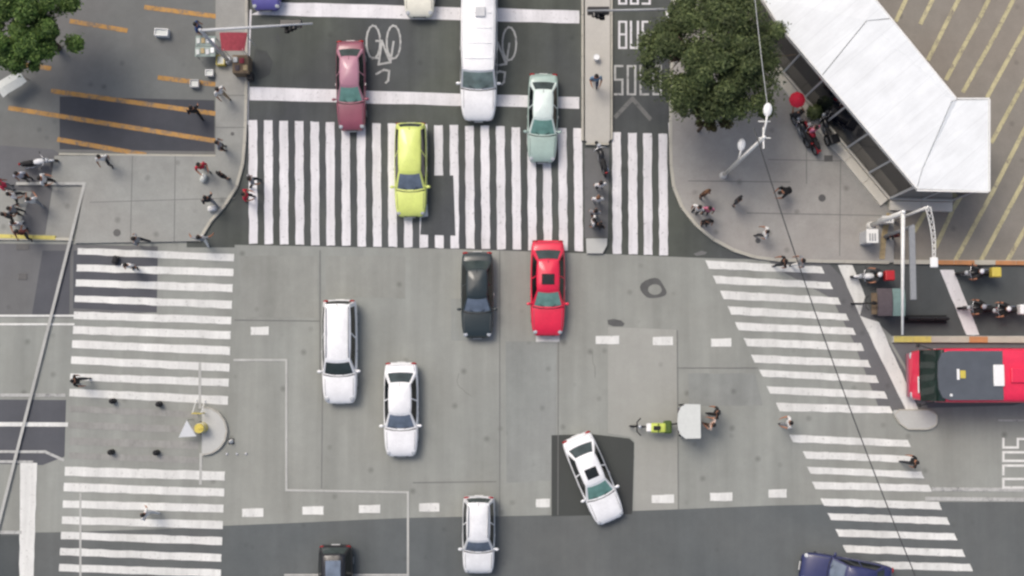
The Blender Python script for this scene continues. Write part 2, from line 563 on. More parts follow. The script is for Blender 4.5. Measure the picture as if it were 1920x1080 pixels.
# pedestrian refuge in line with the median, ending in a pale nosing
patch('refuge', [(1096, 278), (1142, 278), (1140, 446), (1096, 446)], 'lane_grey', 3)
nose = raised('median_nose', [(1099, 447), (1139, 447), (1138, 460), (1130, 475), (1100, 475)], 'island', .18)
isl = raised('traffic_island', arc(1742, 787, 17, 18, 90, -90, 8) + [(1702, 805), (1690, 797), (1675, 775), (1678, 769)], 'island', .16)
kerb_run(isl, arc(1742, 787, 17, 18, 90, -90, 6) + [(1702, 805), (1690, 797), (1675, 775), (1678, 769)], .16, .07, step=.5, closed=True)
dis = raised('traffic_island', arc(380, 808, 46, 46, 92, -92, 14), 'island', .16)
kerb_run(dis, arc(380, 808, 45, 45, 92, -92, 12), .16, .10, step=.45)
rm = raised('median', [(1674, 630), (2300, 630), (2300, 642), (1674, 642)], 'median', .16)
kerb_run(rm, [(1676, 636), (2100, 638)], .17, .30, mat=['yellow_kerb', 'yellow_kerb', 'kerb', 'kerb', 'orange_kerb', 'kerb', 'kerb'], step=.95)
kn = raised('kerb_strip', [(1676, 487), (2300, 489), (2300, 497), (1676, 495)], 'kerb', .14)
kerb_run(kn, [(1750, 492), (2100, 494)], .15, .22, mat=['orange_kerb', 'orange_kerb', 'kerb'], step=1.0)
ks = raised('kerb_strip', [(-400, 439), (136, 446), (136, 451), (-400, 445)], 'kerb', .12)
kerb_run(ks, [(-60, 441), (104, 446)], .13, .20, mat='yellow_kerb', step=1.0)

# ------------------------------------------------------------------ painted markings
def band(mb, pts, wpx, z, cap=True):
    """a painted line of constant width following plan points"""
    w = [P(x, y).xy for x, y in pts]
    hw = wpx * .026 / 2
    for a, b in zip(w, w[1:]):
        d = (b - a)
        if d.length < 1e-6:
            continue
        z += .0004
        d.normalize()
        n = Vector((-d.y, d.x)) * hw
        e = d * (hw * .98 if cap else 0)
        mb.sheet([(*(a - e - n), z), (*(b + e - n), z), (*(b + e + n), z), (*(a - e + n), z)])

def marking(name, segs, wpx, mat, level, label=None):
    mb = MB()
    for i, s in enumerate(segs):
        band(mb, s, wpx, level * .004 + i * .0013)
    o = mb.build(name, M[mat], fix=False)
    return tag(o, label, kind='structure')

def ragged(q, k=9, a=.7):
    out = []
    for i in range(4):
        p0, p1 = Vector(q[i]), Vector(q[(i + 1) % 4])
        L = (p1 - p0).length
        m = max(2, min(16, int(L / 14)))
        n = Vector((p1.y - p0.y, p0.x - p1.x)) / max(L, 1e-6)
        for j in range(m):
            t = j / m
            out.append(p0.lerp(p1, t) + n * (random.uniform(-a, a) if j else 0))
    return [tuple(p) for p in out]

def quad_piece(name, q, mat, level, parent):
    o = MB().sheet(poly3(ragged(q), level * .004)).build(name, M[mat], parent)
    if o.data.polygons[0].normal.z < 0:
        o.data.flip_normals()
    return o

def jit(a=.8):
    return random.uniform(-a, a)

cw = empty('crosswalk', kind='structure')
for i in range(22):
    x = 474 + 29 * i
    t = i / 21
    y0, y1 = 225 + 16 * t, 457 + 14 * t
    q = [(x - 8, y0 + jit()), (x + 8, y0 + jit()), (x + 9 + t * 1.5, y1 + jit()), (x - 7 + t * 1.5, y1 + jit())]
    quad_piece('stripe', q, 'white_dark', 3, cw)
for i, x in enumerate((1156, 1186, 1214, 1243)):
    quad_piece('stripe', [(x - 8.5, 248 + i), (x + 8, 248 + i), (x + 9.5, 476 + i), (x - 7, 476 + i)], 'white_dark', 4, cw)

cl = empty('crosswalk', kind='structure')
LS = [(465, 477, 476, 490), (496, 509, 504, 518), (524, 537, 533, 548), (554, 566, 564, 579), (584, 598, 594, 608), (611, 626, 621, 636),
      (638, 652, 650, 666), (668, 682, 682, 697), (700, 713, 710, 725), (729, 743, 743, 759),
      (875, 892, 884, 901), (905, 921, 916, 931), (938, 952, 946, 961), (968, 982, 977, 992), (997, 1011, 1007, 1022),
      (1027, 1041, 1039, 1053), (1057, 1071, 1068, 1082), (1087, 1101, 1098, 1112)]
for a, b, c, d in LS:
    xl = 146 - (a - 465) * 35 / 600
    xr = 439 - (c - 476) * 25 / 600
    quad_piece('stripe', [(xl, a), (xr, c), (xr - .5, d), (xl - .8, b)], 'white_conc', 4, cl)
for a, b, c, d in [(760, 772, 772, 784), (790, 803, 800, 813), (820, 834, 828, 842), (848, 860, 857, 869)]:
    quad_piece('stripe', [(130, a), (372, c), (372, d), (129, b)], 'white_ghost', 3, cl)

cr_ = empty('crosswalk', kind='structure')
RS = [(1322, 488, 504, 1540, 500, 513), (1336, 517, 532, 1556, 529, 542), (1350, 545, 561, 1571, 558, 571), (1364, 574, 590, 1586, 588, 601),
      (1378, 604, 619, 1599, 615, 628), (1394, 634, 649, 1614, 643, 658), (1408, 665, 680, 1627, 675, 689), (1423, 693, 706, 1642, 704, 718),
      (1437, 724, 738, 1658, 734, 748), (1455, 755, 771, 1668, 762, 775),
      (1480, 815, 829, 1702, 825, 838), (1505, 846, 860, 1715, 855, 868), (1513, 875, 888, 1727, 884, 897), (1522, 903, 917, 1741, 909, 922),
      (1538, 934, 948, 1760, 941, 956), (1551, 962, 975, 1775, 970, 984), (1566, 992, 1006, 1789, 1000, 1013), (1580, 1022, 1036, 1804, 1030, 1044),
      (1594, 1051, 1065, 1818, 1057, 1071), (1609, 1081, 1095, 1833, 1087, 1101)]
for xl, a, b, xr, c, d in RS:
    quad_piece('stripe', [(xl, a), (xr, c), (xr + 6, d), (xl + 7, b)], 'white_conc', 4, cr_)

def strip(name, q, mat, level, label=None):
    o = MB().sheet(poly3(ragged(q), level * .004)).build(name, M[mat])
    if o.data.polygons[0].normal.z < 0:
        o.data.flip_normals()
    return tag(o, label, kind='structure')

strip('stop_line', [(468, 163), (1086, 182), (1086, 204), (468, 188)], 'white_dark', 3)
strip('stop_line', [(520, 4), (1086, 20), (1086, 44), (470, 28), (480, 18)], 'white_dark', 3)
strip('stop_line', [(1571, 497), (1598, 497), (1622, 556), (1612, 592), (1600, 570)], 'white_conc', 4)
strip('stop_line', [(1612, 592), (1648, 604), (1722, 768), (1698, 768)], 'white_conc', 4)
strip('stop_line', [(1762, 506), (1788, 506), (1836, 628), (1812, 628)], 'white_dark', 4)
strip('stop_line', [(38, 868), (70, 868), (62, 1120), (36, 1120)], 'white_conc', 4)

for i, (x, y, wd) in enumerate([(487, 620, 34), (1139, 637, 44), (1243, 639, 38), (1352, 642, 38), (474, 961, 40), (587, 957, 40), (693, 954, 40),
                                (805, 951, 38), (1018, 943, 26), (1243, 935, 42), (1352, 931, 42), (1458, 925, 34), (1027, 633, 44)]):
    strip('lane_dash', [(x - wd / 2, y - 7), (x + wd / 2, y - 8), (x + wd / 2, y + 8), (x - wd / 2, y + 8)], 'white_conc', 4)

marking('painted_line', [[(35, 345), (160, 345), (-10, 1020)]], 5.5, 'white_faded2', 36)   # runs up over the pavement edge
marking('painted_line', [[(440, 675), (537, 675), (537, 919), (765, 923), (765, 1120)], [(535, 1078), (765, 1078)]], 4, 'white_faded2', 5)
marking('painted_line', [[(375, 682), (375, 764)], [(377, 852), (376, 906)]], 5, 'white_faded2', 6)
marking('painted_line', [[(151, 926), (151, 1120)]], 4, 'white_faded2', 6)
marking('painted_line', [[(470, 20), (466, 120), (464, 232)]], 4, 'white_dark', 4)
marking('lane_line', [[(-300, 592), (138, 592)], [(-300, 608), (138, 608)]], 4, 'white_conc', 5)
marking('lane_line', [[(-300, 740), (120, 741)]], 6, 'white_faded', 5)
marking('lane_line', [[(-300, 794), (124, 796)]], 8, 'white_conc', 5)
marking('lane_line', [[(-300, 846), (85, 847)], [(-300, 862), (60, 866)], [(85, 847), (118, 862)]], 5, 'white_faded', 5)
marking('lane_line', [[(-300, 998), (38, 998)]], 6, 'white_faded', 5)
marking('lane_line', [[(1750, 917), (2300, 921)], [(1738, 935), (2300, 940)]], 7, 'white_faded', 5)
marking('lane_line', [[(1872, 788), (2300, 790)]], 3, 'white_faded', 5)
marking('lane_line', [[(1255, 232), (1258, 300)]], 4, 'white_dark', 5)
marking('lane_line', [[(1250, 20), (1254, 60)]], 5, 'white_dark', 4)

# bay lines in the two car parks
for s in ([(135, 40), (235, 57)], [(275, 14), (445, 36)], [(20, 118), (92, 128)], [(100, 171), (402, 213)], [(20, 203), (402, 264)],
          [(112, 262), (270, 290)], [(-60, 60), (20, 74)], [(300, 146), (400, 158)]):
    marking('bay_line', [s], 9, 'orange', 4)
for s in ([(1681, 37), (1712, -30)], [(1727, 42), (1768, -40)], [(1741, 110), (1775, 42), (1812, -30)], [(1775, 147), (1800, 100), (1840, 27), (1868, -30)],
          [(1807, 170), (1865, 67), (1915, -30)], [(1852, 180), (1917, 62), (1960, -20)], [(1860, 265), (1917, 160), (1980, 40)],
          [(1712, 437), (1734, 400)], [(1755, 462), (1787, 392), (1812, 350)], [(1792, 487), (1860, 362), (1930, 225)],
          [(1840, 487), (1920, 338), (1960, 260)], [(1890, 487), (1960, 360)]):
    marking('bay_line', [s], 8, 'yellow', 4)

# lettering: BUS and SOLO in the bus lane, SOLO across the lane at the right
GL = {'B': [[(0, 0), (0, 1), (1, 1), (1, .52), (0, .52)], [(1, .52), (1, 0), (0, 0)]],
      'U': [[(0, 1), (0, 0), (1, 0), (1, 1)]],
      'S': [[(1, 1), (0, 1), (0, .52), (1, .52), (1, 0), (0, 0)]],
      'O': [[(0, 0), (0, 1), (1, 1), (1, 0), (0, 0)]],
      'L': [[(0, 1), (0, 0), (1, 0)]]}
def lettering(word, fx, wpx, mat, level):
    root = empty('road_lettering', kind='structure')
    for i, ch in enumerate(word):
        mb = MB()
        for j, st in enumerate(GL[ch]):
            for k in range(len(st) - 1):
                band(mb, [fx(i, *st[k]), fx(i, *st[k + 1])], wpx, level * .004 + .0004 * (j * 6 + k))
        mb.build('letter', M[mat], root, fix=False)
    return root
lettering('BUS', lambda i, u, v: (1161 + i * 22 + u * 13, 90 - v * 49), 4, 'white_dark', 4)
lettering('SOLO', lambda i, u, v: (1153 + i * 24 + u * 14, 177 - v * 53), 4, 'white_faded', 4)
lettering('BUS', lambda i, u, v: (1161 + i * 22 + u * 13, 7 - v * 49), 4, 'white_dark', 4)
lettering('SOLO', lambda i, u, v: (1881 + v * 52, 823 + i * 25 + u * 16), 4.5, 'white_conc', 5)
marking('lane_arrow', [[(1155, 218), (1186, 185), (1218, 222)]], 8, 'chevron', 4)

def bike_mark(cx, cy):
    mb = MB()
    z = [4 * .004]
    def ln(pts, w=4):
        for a, b in zip(pts, pts[1:]):
            band(mb, [(cx + a[0], cy + a[1]), (cx + b[0], cy + b[1])], w, z[0])
            z[0] += .0002
    for ox in (-20, 18):
        ln([(ox + 13 * math.cos(R(a)), -16 + 31 * math.sin(R(a))) for a in range(0, 361, 24)], 3.5)
    ln([(-14, -18), (-4, -18), (12, 22)], 4)
    ln([(-4, -18), (-10, 26), (12, 22), (18, -16)], 4)
    ln([(-14, 44), (0, 36), (10, 38), (8, 56), (4, 60)], 4)
    ln([(-20, 14), (-10, 14)], 4)
    tag(mb.build('cycle_symbol', M['white_faded'], fix=False), kind='structure')
bike_mark(720, 95)
bike_mark(937, 98)

# slab joints, tar and stains in the junction
marking('slab_joint', [[(605, 690), (603, 915)], [(937, 470), (937, 970)], [(1047, 640), (1046, 965)], [(1270, 620), (1272, 955)],
                       [(775, 905), (930, 903)], [(1270, 690), (1420, 690)], [(440, 600), (600, 602)], [(600, 470), (600, 700)]], 1.6, 'joint', 2)
marking('pavement_joint', [[(1440, 300), (1600, 303)], [(1511, 250), (1511, 345)], [(1290, 340), (1480, 342)], [(1575, 270), (1573, 480)], [(1400, 400), (1660, 405)]], 1.3, 'joint', 33.5)
marking('pavement_joint', [[(170, 380), (440, 372)], [(250, 292), (246, 455)], [(330, 292), (328, 455)], [(406, 90), (460, 90)], [(406, 180), (460, 180)], [(406, 240), (460, 240)]], 1.2, 'joint', 33.5)
def stain(pts, level, mat='tar'):
    o = MB().sheet(poly3(pts, level * .004)).build('tar_stain', M[mat])
    if o.data.polygons[0].normal.z < 0:
        o.data.flip_normals()
    tag(o, kind='structure')
stain([(1225 + 24 * math.cos(a) + 3 * math.sin(3 * a), 542 + 19 * math.sin(a) + 2 * math.cos(2 * a)) for a in [i * .314 for i in range(20)]], 2)
stain([(1228 + 13 * math.cos(a), 543 + 10 * math.sin(a)) for a in [i * .4 for i in range(15)]], 3, 'concrete')
stain([(1139, 600), (1150, 598), (1165, 601), (1171, 607), (1168, 612), (1150, 612), (1140, 608)], 2)
stain([(478, 92), (500, 96), (512, 116), (506, 140), (486, 150), (474, 128)], 3, 'stain_dark')
stain([(520, 62), (526, 74), (522, 84), (516, 72)], 3, 'stain_dark')
stain([(1300, 476), (1315, 470), (1326, 473), (1322, 477), (1306, 480)], 2, 'joint')
def crack(x, y, ang, n, step, wpx=.9):
    pts = [(x, y)]
    for i in range(n):
        ang += random.uniform(-.5, .5)
        x += math.cos(ang) * step
        y += math.sin(ang) * step
        pts.append((x, y))
    return pts
marking('road_crack', [crack(860, 700, 1.4, 8, 7), crack(1110, 660, 1.6, 7, 7), crack(1180, 1030, .15, 9, 8)], .6, 'crack', 1.6)
for q, mt, lv in ([(845, 560), (932, 561), (931, 640), (846, 638)], 'conc_cool', 1), ([(948, 640), (1044, 640), (1043, 900), (950, 905)], 'conc_cool', 1), \
                 ([(610, 480), (760, 480), (760, 560), (612, 556)], 'conc_warm', 1), ([(1290, 700), (1415, 700), (1430, 760), (1292, 762)], 'conc_cool', 1), ([(450, 480), (596, 480), (596, 596), (452, 594)], 'conc_warm', 1):
    strip('road_patch', q, mt, lv)
# covers set in the ground
def cover(px, py, w, h, z=.012, round_=False):
    c = P(px, py)
    mb = MB()
    if round_:
        mb.cyl((0, 0, 0), (0, 0, .012), w * .013, seg=20)
    else:
        mb.box((0, 0, .006), (w * .0262, h * .0262, .012), bev=.004, seg=1)
    o = mb.build('manhole_cover', M['iron'])
    o.location = (c.x, c.y, z)
    tag(o, kind='structure')
cover(43, 463, 24, 12)
cover(43, 519, 16, 12)
cover(221, 437, 14, 14, .13, True)
cover(1540, 372, 14, 14, .13, True)
cover(437, 252, 7, 7, .13, True)
cover(1420, 452, 10, 10, .13, True)
cover(1552, 298, 16, 12, .13)

# ------------------------------------------------------------------ trees
def tree(name, px, py, zc, rad, hz, n_leaves, leaf, label, leaf_size=.20, seed=1, group=None, thin=.25, trunk_r=.2):
    rs = np.random.default_rng(seed)
    c = P(px, py, zc)
    root = empty(name, (c.x, c.y, 0), 0, label, 'tree', group)
    tb = MB()
    bend = rs.uniform(-.3, .3, 2)
    fork = Vector((bend[0], bend[1], zc * .52))
    tb.tube([(0, 0, 0), (bend[0] * .3, bend[1] * .3, zc * .25), fork], [trunk_r, trunk_r * .8, trunk_r * .65], 10)
    clumps = []
    nb = 9
    lob = [rs.uniform(0, 6.28) for _ in range(3)]
    def reach(a):
        return 1.02 + .03 * math.sin(2 * a + lob[0]) + .03 * math.sin(3 * a + lob[1]) + .05 * math.sin(7 * a + lob[2])
    for i in range(nb):
        a = 2 * math.pi * i / nb + rs.uniform(-.3, .3)
        rr = rad * rs.uniform(.5, .85)
        tip = Vector((math.cos(a) * rr, math.sin(a) * rr, zc + rs.uniform(-.4, .5) * hz))
        mid = fork.lerp(tip, .5) + Vector((0, 0, .25))
        tb.tube([fork, mid, tip], [trunk_r * .42, trunk_r * .26, .03], 6)
        for k in range(3):
            t2 = mid.lerp(tip, rs.uniform(.2, .9)) + Vector(rs.normal(0, rad * .16, 3))
            tb.tube([mid.lerp(tip, .2 + .2 * k), t2], [.05, .015], 5)
    tb.build('trunk', M['bark'], root, angle=50)
    for _ in range(int(84 * (rad / 3) ** 1.5) + 16):
        a = rs.uniform(0, 2 * math.pi)
        rr = rad * reach(a) * math.sqrt(rs.uniform(0, 1)) * rs.uniform(.72, 1.02)
        dome = math.sqrt(max(0, 1 - min(1, rr / rad) ** 2))
        clumps.append((rr * math.cos(a), rr * math.sin(a), zc + hz * (dome * .9 * rs.uniform(.0, 1.1) - .45), rs.uniform(.09, .24) * rad))
    k = n_leaves
    wgt = rs.uniform(.45, 1.5, len(clumps))
    ci = rs.choice(len(clumps), k, p=wgt / wgt.sum())
    cc = np.array(clumps)[ci]
    d = rs.normal(0, 1, (k, 3))
    d /= np.linalg.norm(d, axis=1)[:, None]
    rr = cc[:, 3] * (rs.uniform(.2, 1.0, k) ** .7 + (rs.uniform(0, 1, k) < .12) * rs.uniform(0, .6, k))
    pos = cc[:, :3] + d * rr[:, None] * np.array([1, 1, .7])
    # each leaf spray: a bent pair of quads, random facing but mostly upward
    nrm = d * .7 + rs.normal(0, .5, (k, 3)) + np.array([0, 0, .8])
    nrm /= np.linalg.norm(nrm, axis=1)[:, None]
    t = np.cross(nrm, rs.normal(0, 1, (k, 3)))
    t /= np.linalg.norm(t, axis=1)[:, None]
    b = np.cross(nrm, t)
    s = leaf_size * rs.uniform(.55, 1.25, (k, 1))
    w = s * rs.uniform(.28, .5, (k, 1))
    dn = nrm * s * .18
    v = np.stack([pos - t * s, pos + b * w - dn * .2, pos + t * s - dn, pos - b * w - dn * .2], 1).reshape(-1, 3)
    f = np.arange(4 * k).reshape(-1, 4)
    me = bpy.data.meshes.new('crown')
    me.from_pydata(v.tolist(), [], f.tolist())
    me.materials.append(M[leaf])
    o = bpy.data.objects.new('crown', me)
    COL.objects.link(o)
    o.parent = root
    return root
tree('shade_tree', 1346, 92, 6.4, 3.42, 2.2, 90000, 'leaf_dark', 'large dark green tree beside the white roof, over the bus lane', .085, 3)
tree('small_tree', 1340, 206, 5.0, 1.15, .9, 6500, 'leaf_brown', 'small browning tree at the near edge of the large dark tree', .10, 5, trunk_r=.09)
tree('shade_tree', 30, 34, 5.2, 2.6, 2.0, 62000, 'leaf_light', 'bright green tree at the upper left car park corner', .09, 8)
def shrub(px, py, r, label, leaf='leaf_dark', seed=3):
    rs = np.random.default_rng(seed)
    c = P(px, py, .7)
    root = empty('shrub', (c.x, c.y, .13), 0, label, 'plant')
    st = MB()
    for i in range(6):
        a = i * 1.05
        st.tube([(0, 0, 0), (math.cos(a) * r * .3, math.sin(a) * r * .3, .5), (math.cos(a) * r * .6, math.sin(a) * r * .6, .9)], [.03, .02, .01], 5)
    st.build('stem', M['bark'], root)
    k = 700
    d = rs.normal(0, 1, (k, 3))
    d /= np.linalg.norm(d, axis=1)[:, None]
    pos = d * (rs.uniform(.3, 1, (k, 1)) ** .6) * np.array([r, r, .55]) + np.array([0, 0, .75])
    t = np.cross(d + np.array([0, 0, .6]), rs.normal(0, 1, (k, 3)))
    t /= np.linalg.norm(t, axis=1)[:, None]
    b = np.cross(d, t)
    s = .1 * rs.uniform(.6, 1.3, (k, 1))
    v = np.stack([pos - t * s, pos + b * s * .4, pos + t * s, pos - b * s * .4], 1).reshape(-1, 3)
    me = bpy.data.meshes.new('foliage')
    me.from_pydata(v.tolist(), [], np.arange(4 * k).reshape(-1, 4).tolist())
    me.materials.append(M[leaf])
    o = bpy.data.objects.new('foliage', me)
    COL.objects.link(o)
    o.parent = root
shrub(1526, 212, .42, 'dark round shrub beside the cream ledge of the white-roofed pavilion')

# ------------------------------------------------------------------ white-roofed pavilion
def pavilion():
    HZ = 4.5
    root = empty('pavilion', P(1640, 180, HZ).xy.to_3d(), 0, 'white folded roof pavilion with dark glass walls at the car park', 'pavilion')
    off = root.location
    def W(px, py, z=HZ):
        return P(px, py, HZ).xy.to_3d() - off + Vector((0, 0, z))
    # three roof panels that meet at shallow folds
    def roof_panel(pts, th=.12):
        mb = MB()
        top = [mb.bm.verts.new(W(x, y, z)) for x, y, z in pts]
        bot = [mb.bm.verts.new(W(x, y, z - th)) for x, y, z in pts]
        mb.bm.faces.new(top)
        mb.bm.faces.new(bot[::-1])
        for i in range(len(pts)):
            j = (i + 1) % len(pts)
            mb.bm.faces.new((bot[i], bot[j], top[j], top[i]))
        mb.build('roof_panel', M['roof_white'], root)
    roof_panel([(1300, -200, 4.50), (1428, -6, 4.50), (1462, 48, 4.50), (1540, 142, 4.54), (1623, 40, 4.62), (1668, 34, 4.53), (1640, -2, 4.50), (1500, -200, 4.50)])
    roof_panel([(1541, 143, 4.54), (1719, 352, 4.50), (1728, 318, 4.55), (1783, 190, 4.60), (1794, 187, 4.52), (1669, 36, 4.53), (1624, 41, 4.62)])
    roof_panel([(1720, 354, 4.50), (1853, 358, 4.50), (1853, 187, 4.50), (1795, 188, 4.52), (1784, 191, 4.60), (1729, 319, 4.55)])
    gt = MB()
    for a, b in ((W(1640, -2, 4.5), W(1793, 185, 4.5)), (W(1795, 185, 4.5), W(1855, 185, 4.5)), (W(1855, 186, 4.5), W(1855, 359, 4.5)), (W(1719, 357, 4.5), W(1853, 360, 4.5)), (W(1428, -6, 4.5), W(1460, 46, 4.5)), (W(1461, 47, 4.5), W(1719, 353, 4.5))):
        d = b - a
        gt.box((a + b) / 2 + Vector((0, 0, -.02)), (d.length, .07, .12), (0, 0, math.atan2(d.y, d.x)))
    gt.build('gutter', M['steel_white'], root)
    # roof edge beam
    eb = MB()
    edge = [W(1428, -6, 4.30), W(1462, 48, 4.30), W(1720, 352, 4.30), W(1852, 357, 4.30)]
    for a, b in zip(edge, edge[1:]):
        d = b - a
        eb.box((a + b) / 2, (d.length, .1, .12), (0, 0, math.atan2(d.y, d.x)))
    eb.build('edge_beam', M['steel_white'], root)
    # wall line, set in a little from the roof edge
    line = [W(1340, -130, 0), W(1466, 42, 0), W(1722, 347, 0), W(1848, 350, 0), W(1846, 196, 0), W(1790, 194, 0), W(1636, 6, 0), W(1500, -170, 0)]
    n = len(line)
    ctr = sum(line, Vector()) / n
    for i in range(n):
        a, b = line[i], line[(i + 1) % n]
        d = b - a
        L = d.length
        ang = math.atan2(d.y, d.x)
        k = max(1, round(L / 1.75))
        for j in range(k):
            s0, s1 = a + d * (j / k), a + d * ((j + 1) / k)
            g = MB().box((0, 0, 0), ((s1 - s0).length - .12, .03, 3.72), bev=.004, seg=1).build('glass_panel', M['glass_dark'], root)
            g.location = (s0 + s1) / 2 + Vector((0, 0, 2.30))
            g.rotation_euler = (0, 0, ang)
            p = MB().box((0, 0, 0), (.09, .12, 3.9), bev=.01, seg=1).build('post', M['steel'], root)
            p.location = s0 + Vector((0, 0, 2.25))
            p.rotation_euler = (0, 0, ang)
        w = MB().box((0, 0, 0), (L - .02, .2, .4), bev=.01, seg=1).build('base_wall', M['cream'], root)
        w.location = (a + b) / 2 + Vector((0, 0, .2))
        w.rotation_euler = (0, 0, ang)
    # cream ledge outside the walls facing the corner
    def out(p, q, w):
        d = (q - p).normalized()
        nn = Vector((d.y, -d.x, 0))
        if nn.dot((p + q) / 2 - ctr) < 0:
            nn = -nn
        return nn * w
    for (a, b) in ((line[0], line[1]), (line[1], line[2]), (line[2], line[3])):
        o_ = out(a, b, .36)
        d = b - a
        k = max(1, round(d.length / 1.5))
        for j in range(k):
            c = a + d * ((j + .5) / k) + o_
            lg = MB().box((0, 0, 0), (d.length / k - .012, .46, .3), bev=.015, seg=1).build('ledge_slab', M['cream'], root)
            lg.location = c + Vector((0, 0, .16 + random.uniform(-.003, .003)))
            lg.rotation_euler = (0, 0, math.atan2(d.y, d.x))
    fl = MB().prism([p.xy for p in line], .01, .06)
    fl.build('floor', M['side_right'], root)
    # roof vents and seams
    return root
pavilion()

# ------------------------------------------------------------------ vehicles
def wheel(root, x, y, r=.31, w=.2):
    s = 1 if y > 0 else -1
    t = MB().torus((0, 0, 0), r - .07, .085, 'Y', 20, 8)
    t.cyl((0, -w * .42, 0), (0, w * .42, 0), r - .05, seg=18)
    o = t.build('wheel', M['black'], root, smooth=True)
    o.location = (x, y, r)
    rim = MB()
    rim.cyl((0, s * w * .40, 0), (0, s * (w * .47), 0), r * .62, seg=16)
    rim.build('rim', M['steel_grey'], o)
    return o

CAR = {
    # stations: fraction from the tail, half width, top of body, underside
    'sedan': dict(st=[(0, .72, .66, .40), (.012, .84, .80, .30), (.04, .92, .92, .22), (.10, .96, .97, .2), (.2, .985, .97, .19), (.35, 1, .95, .18),
                      (.55, 1, .93, .18), (.68, .99, .92, .18), (.74, .985, .91, .18), (.84, .96, .85, .19), (.92, .91, .77, .21), (.965, .83, .68, .25),
                      (.99, .72, .58, .3), (1, .58, .5, .36)], cab=(.10, .22, .545, .715), h=1.45, wb=.91, wr=.62),
    'hatch': dict(st=[(0, .78, .75, .40), (.012, .88, .88, .28), (.04, .94, .95, .22), (.12, .97, .97, .2), (.3, 1, .96, .18),
                      (.55, 1, .94, .18), (.70, .99, .93, .18), (.78, .98, .91, .18), (.87, .95, .85, .19), (.94, .90, .75, .21), (.975, .81, .66, .25),
                      (.993, .70, .56, .3), (1, .58, .5, .36)], cab=(.015, .075, .56, .74), h=1.5, wb=.91, wr=.66),
    'suv': dict(st=[(0, .80, .85, .45), (.01, .9, 1.0, .3), (.03, .95, 1.05, .25), (.12, .98, 1.06, .24), (.3, 1, 1.05, .24),
                    (.55, 1, 1.03, .24), (.68, .99, 1.02, .24), (.76, .985, 1.0, .24), (.87, .96, .95, .25), (.94, .91, .86, .27), (.975, .83, .74, .3),
                    (.993, .73, .64, .34), (1, .62, .56, .4)], cab=(.012, .06, .555, .715), h=1.7, wb=.92, wr=.68),
    'wagon': dict(st=[(0, .80, .85, .45), (.01, .9, .98, .3), (.03, .95, 1.02, .25), (.12, .98, 1.02, .24), (.3, 1, 1.0, .24),
                    (.55, 1, .98, .24), (.68, .99, .97, .24), (.76, .985, .95, .24), (.87, .96, .90, .25), (.94, .91, .80, .27), (.975, .83, .70, .3),
                    (.993, .73, .62, .34), (1, .62, .56, .4)], cab=(.012, .05, .60, .735), h=1.6, wb=.92, wr=.72),
    'van': dict(st=[(0, .88, .9, .45), (.006, .95, 1.1, .32), (.02, .98, 1.15, .28), (.2, 1, 1.15, .27), (.5, 1, 1.15, .27),
                    (.72, 1, 1.13, .27), (.82, .985, 1.1, .27), (.9, .95, 1.0, .28), (.955, .88, .86, .3), (.985, .78, .72, .34), (1, .66, .6, .4)],
                cab=(.004, .010, .70, .80), h=2.2, wb=.97, wr=.88),
}

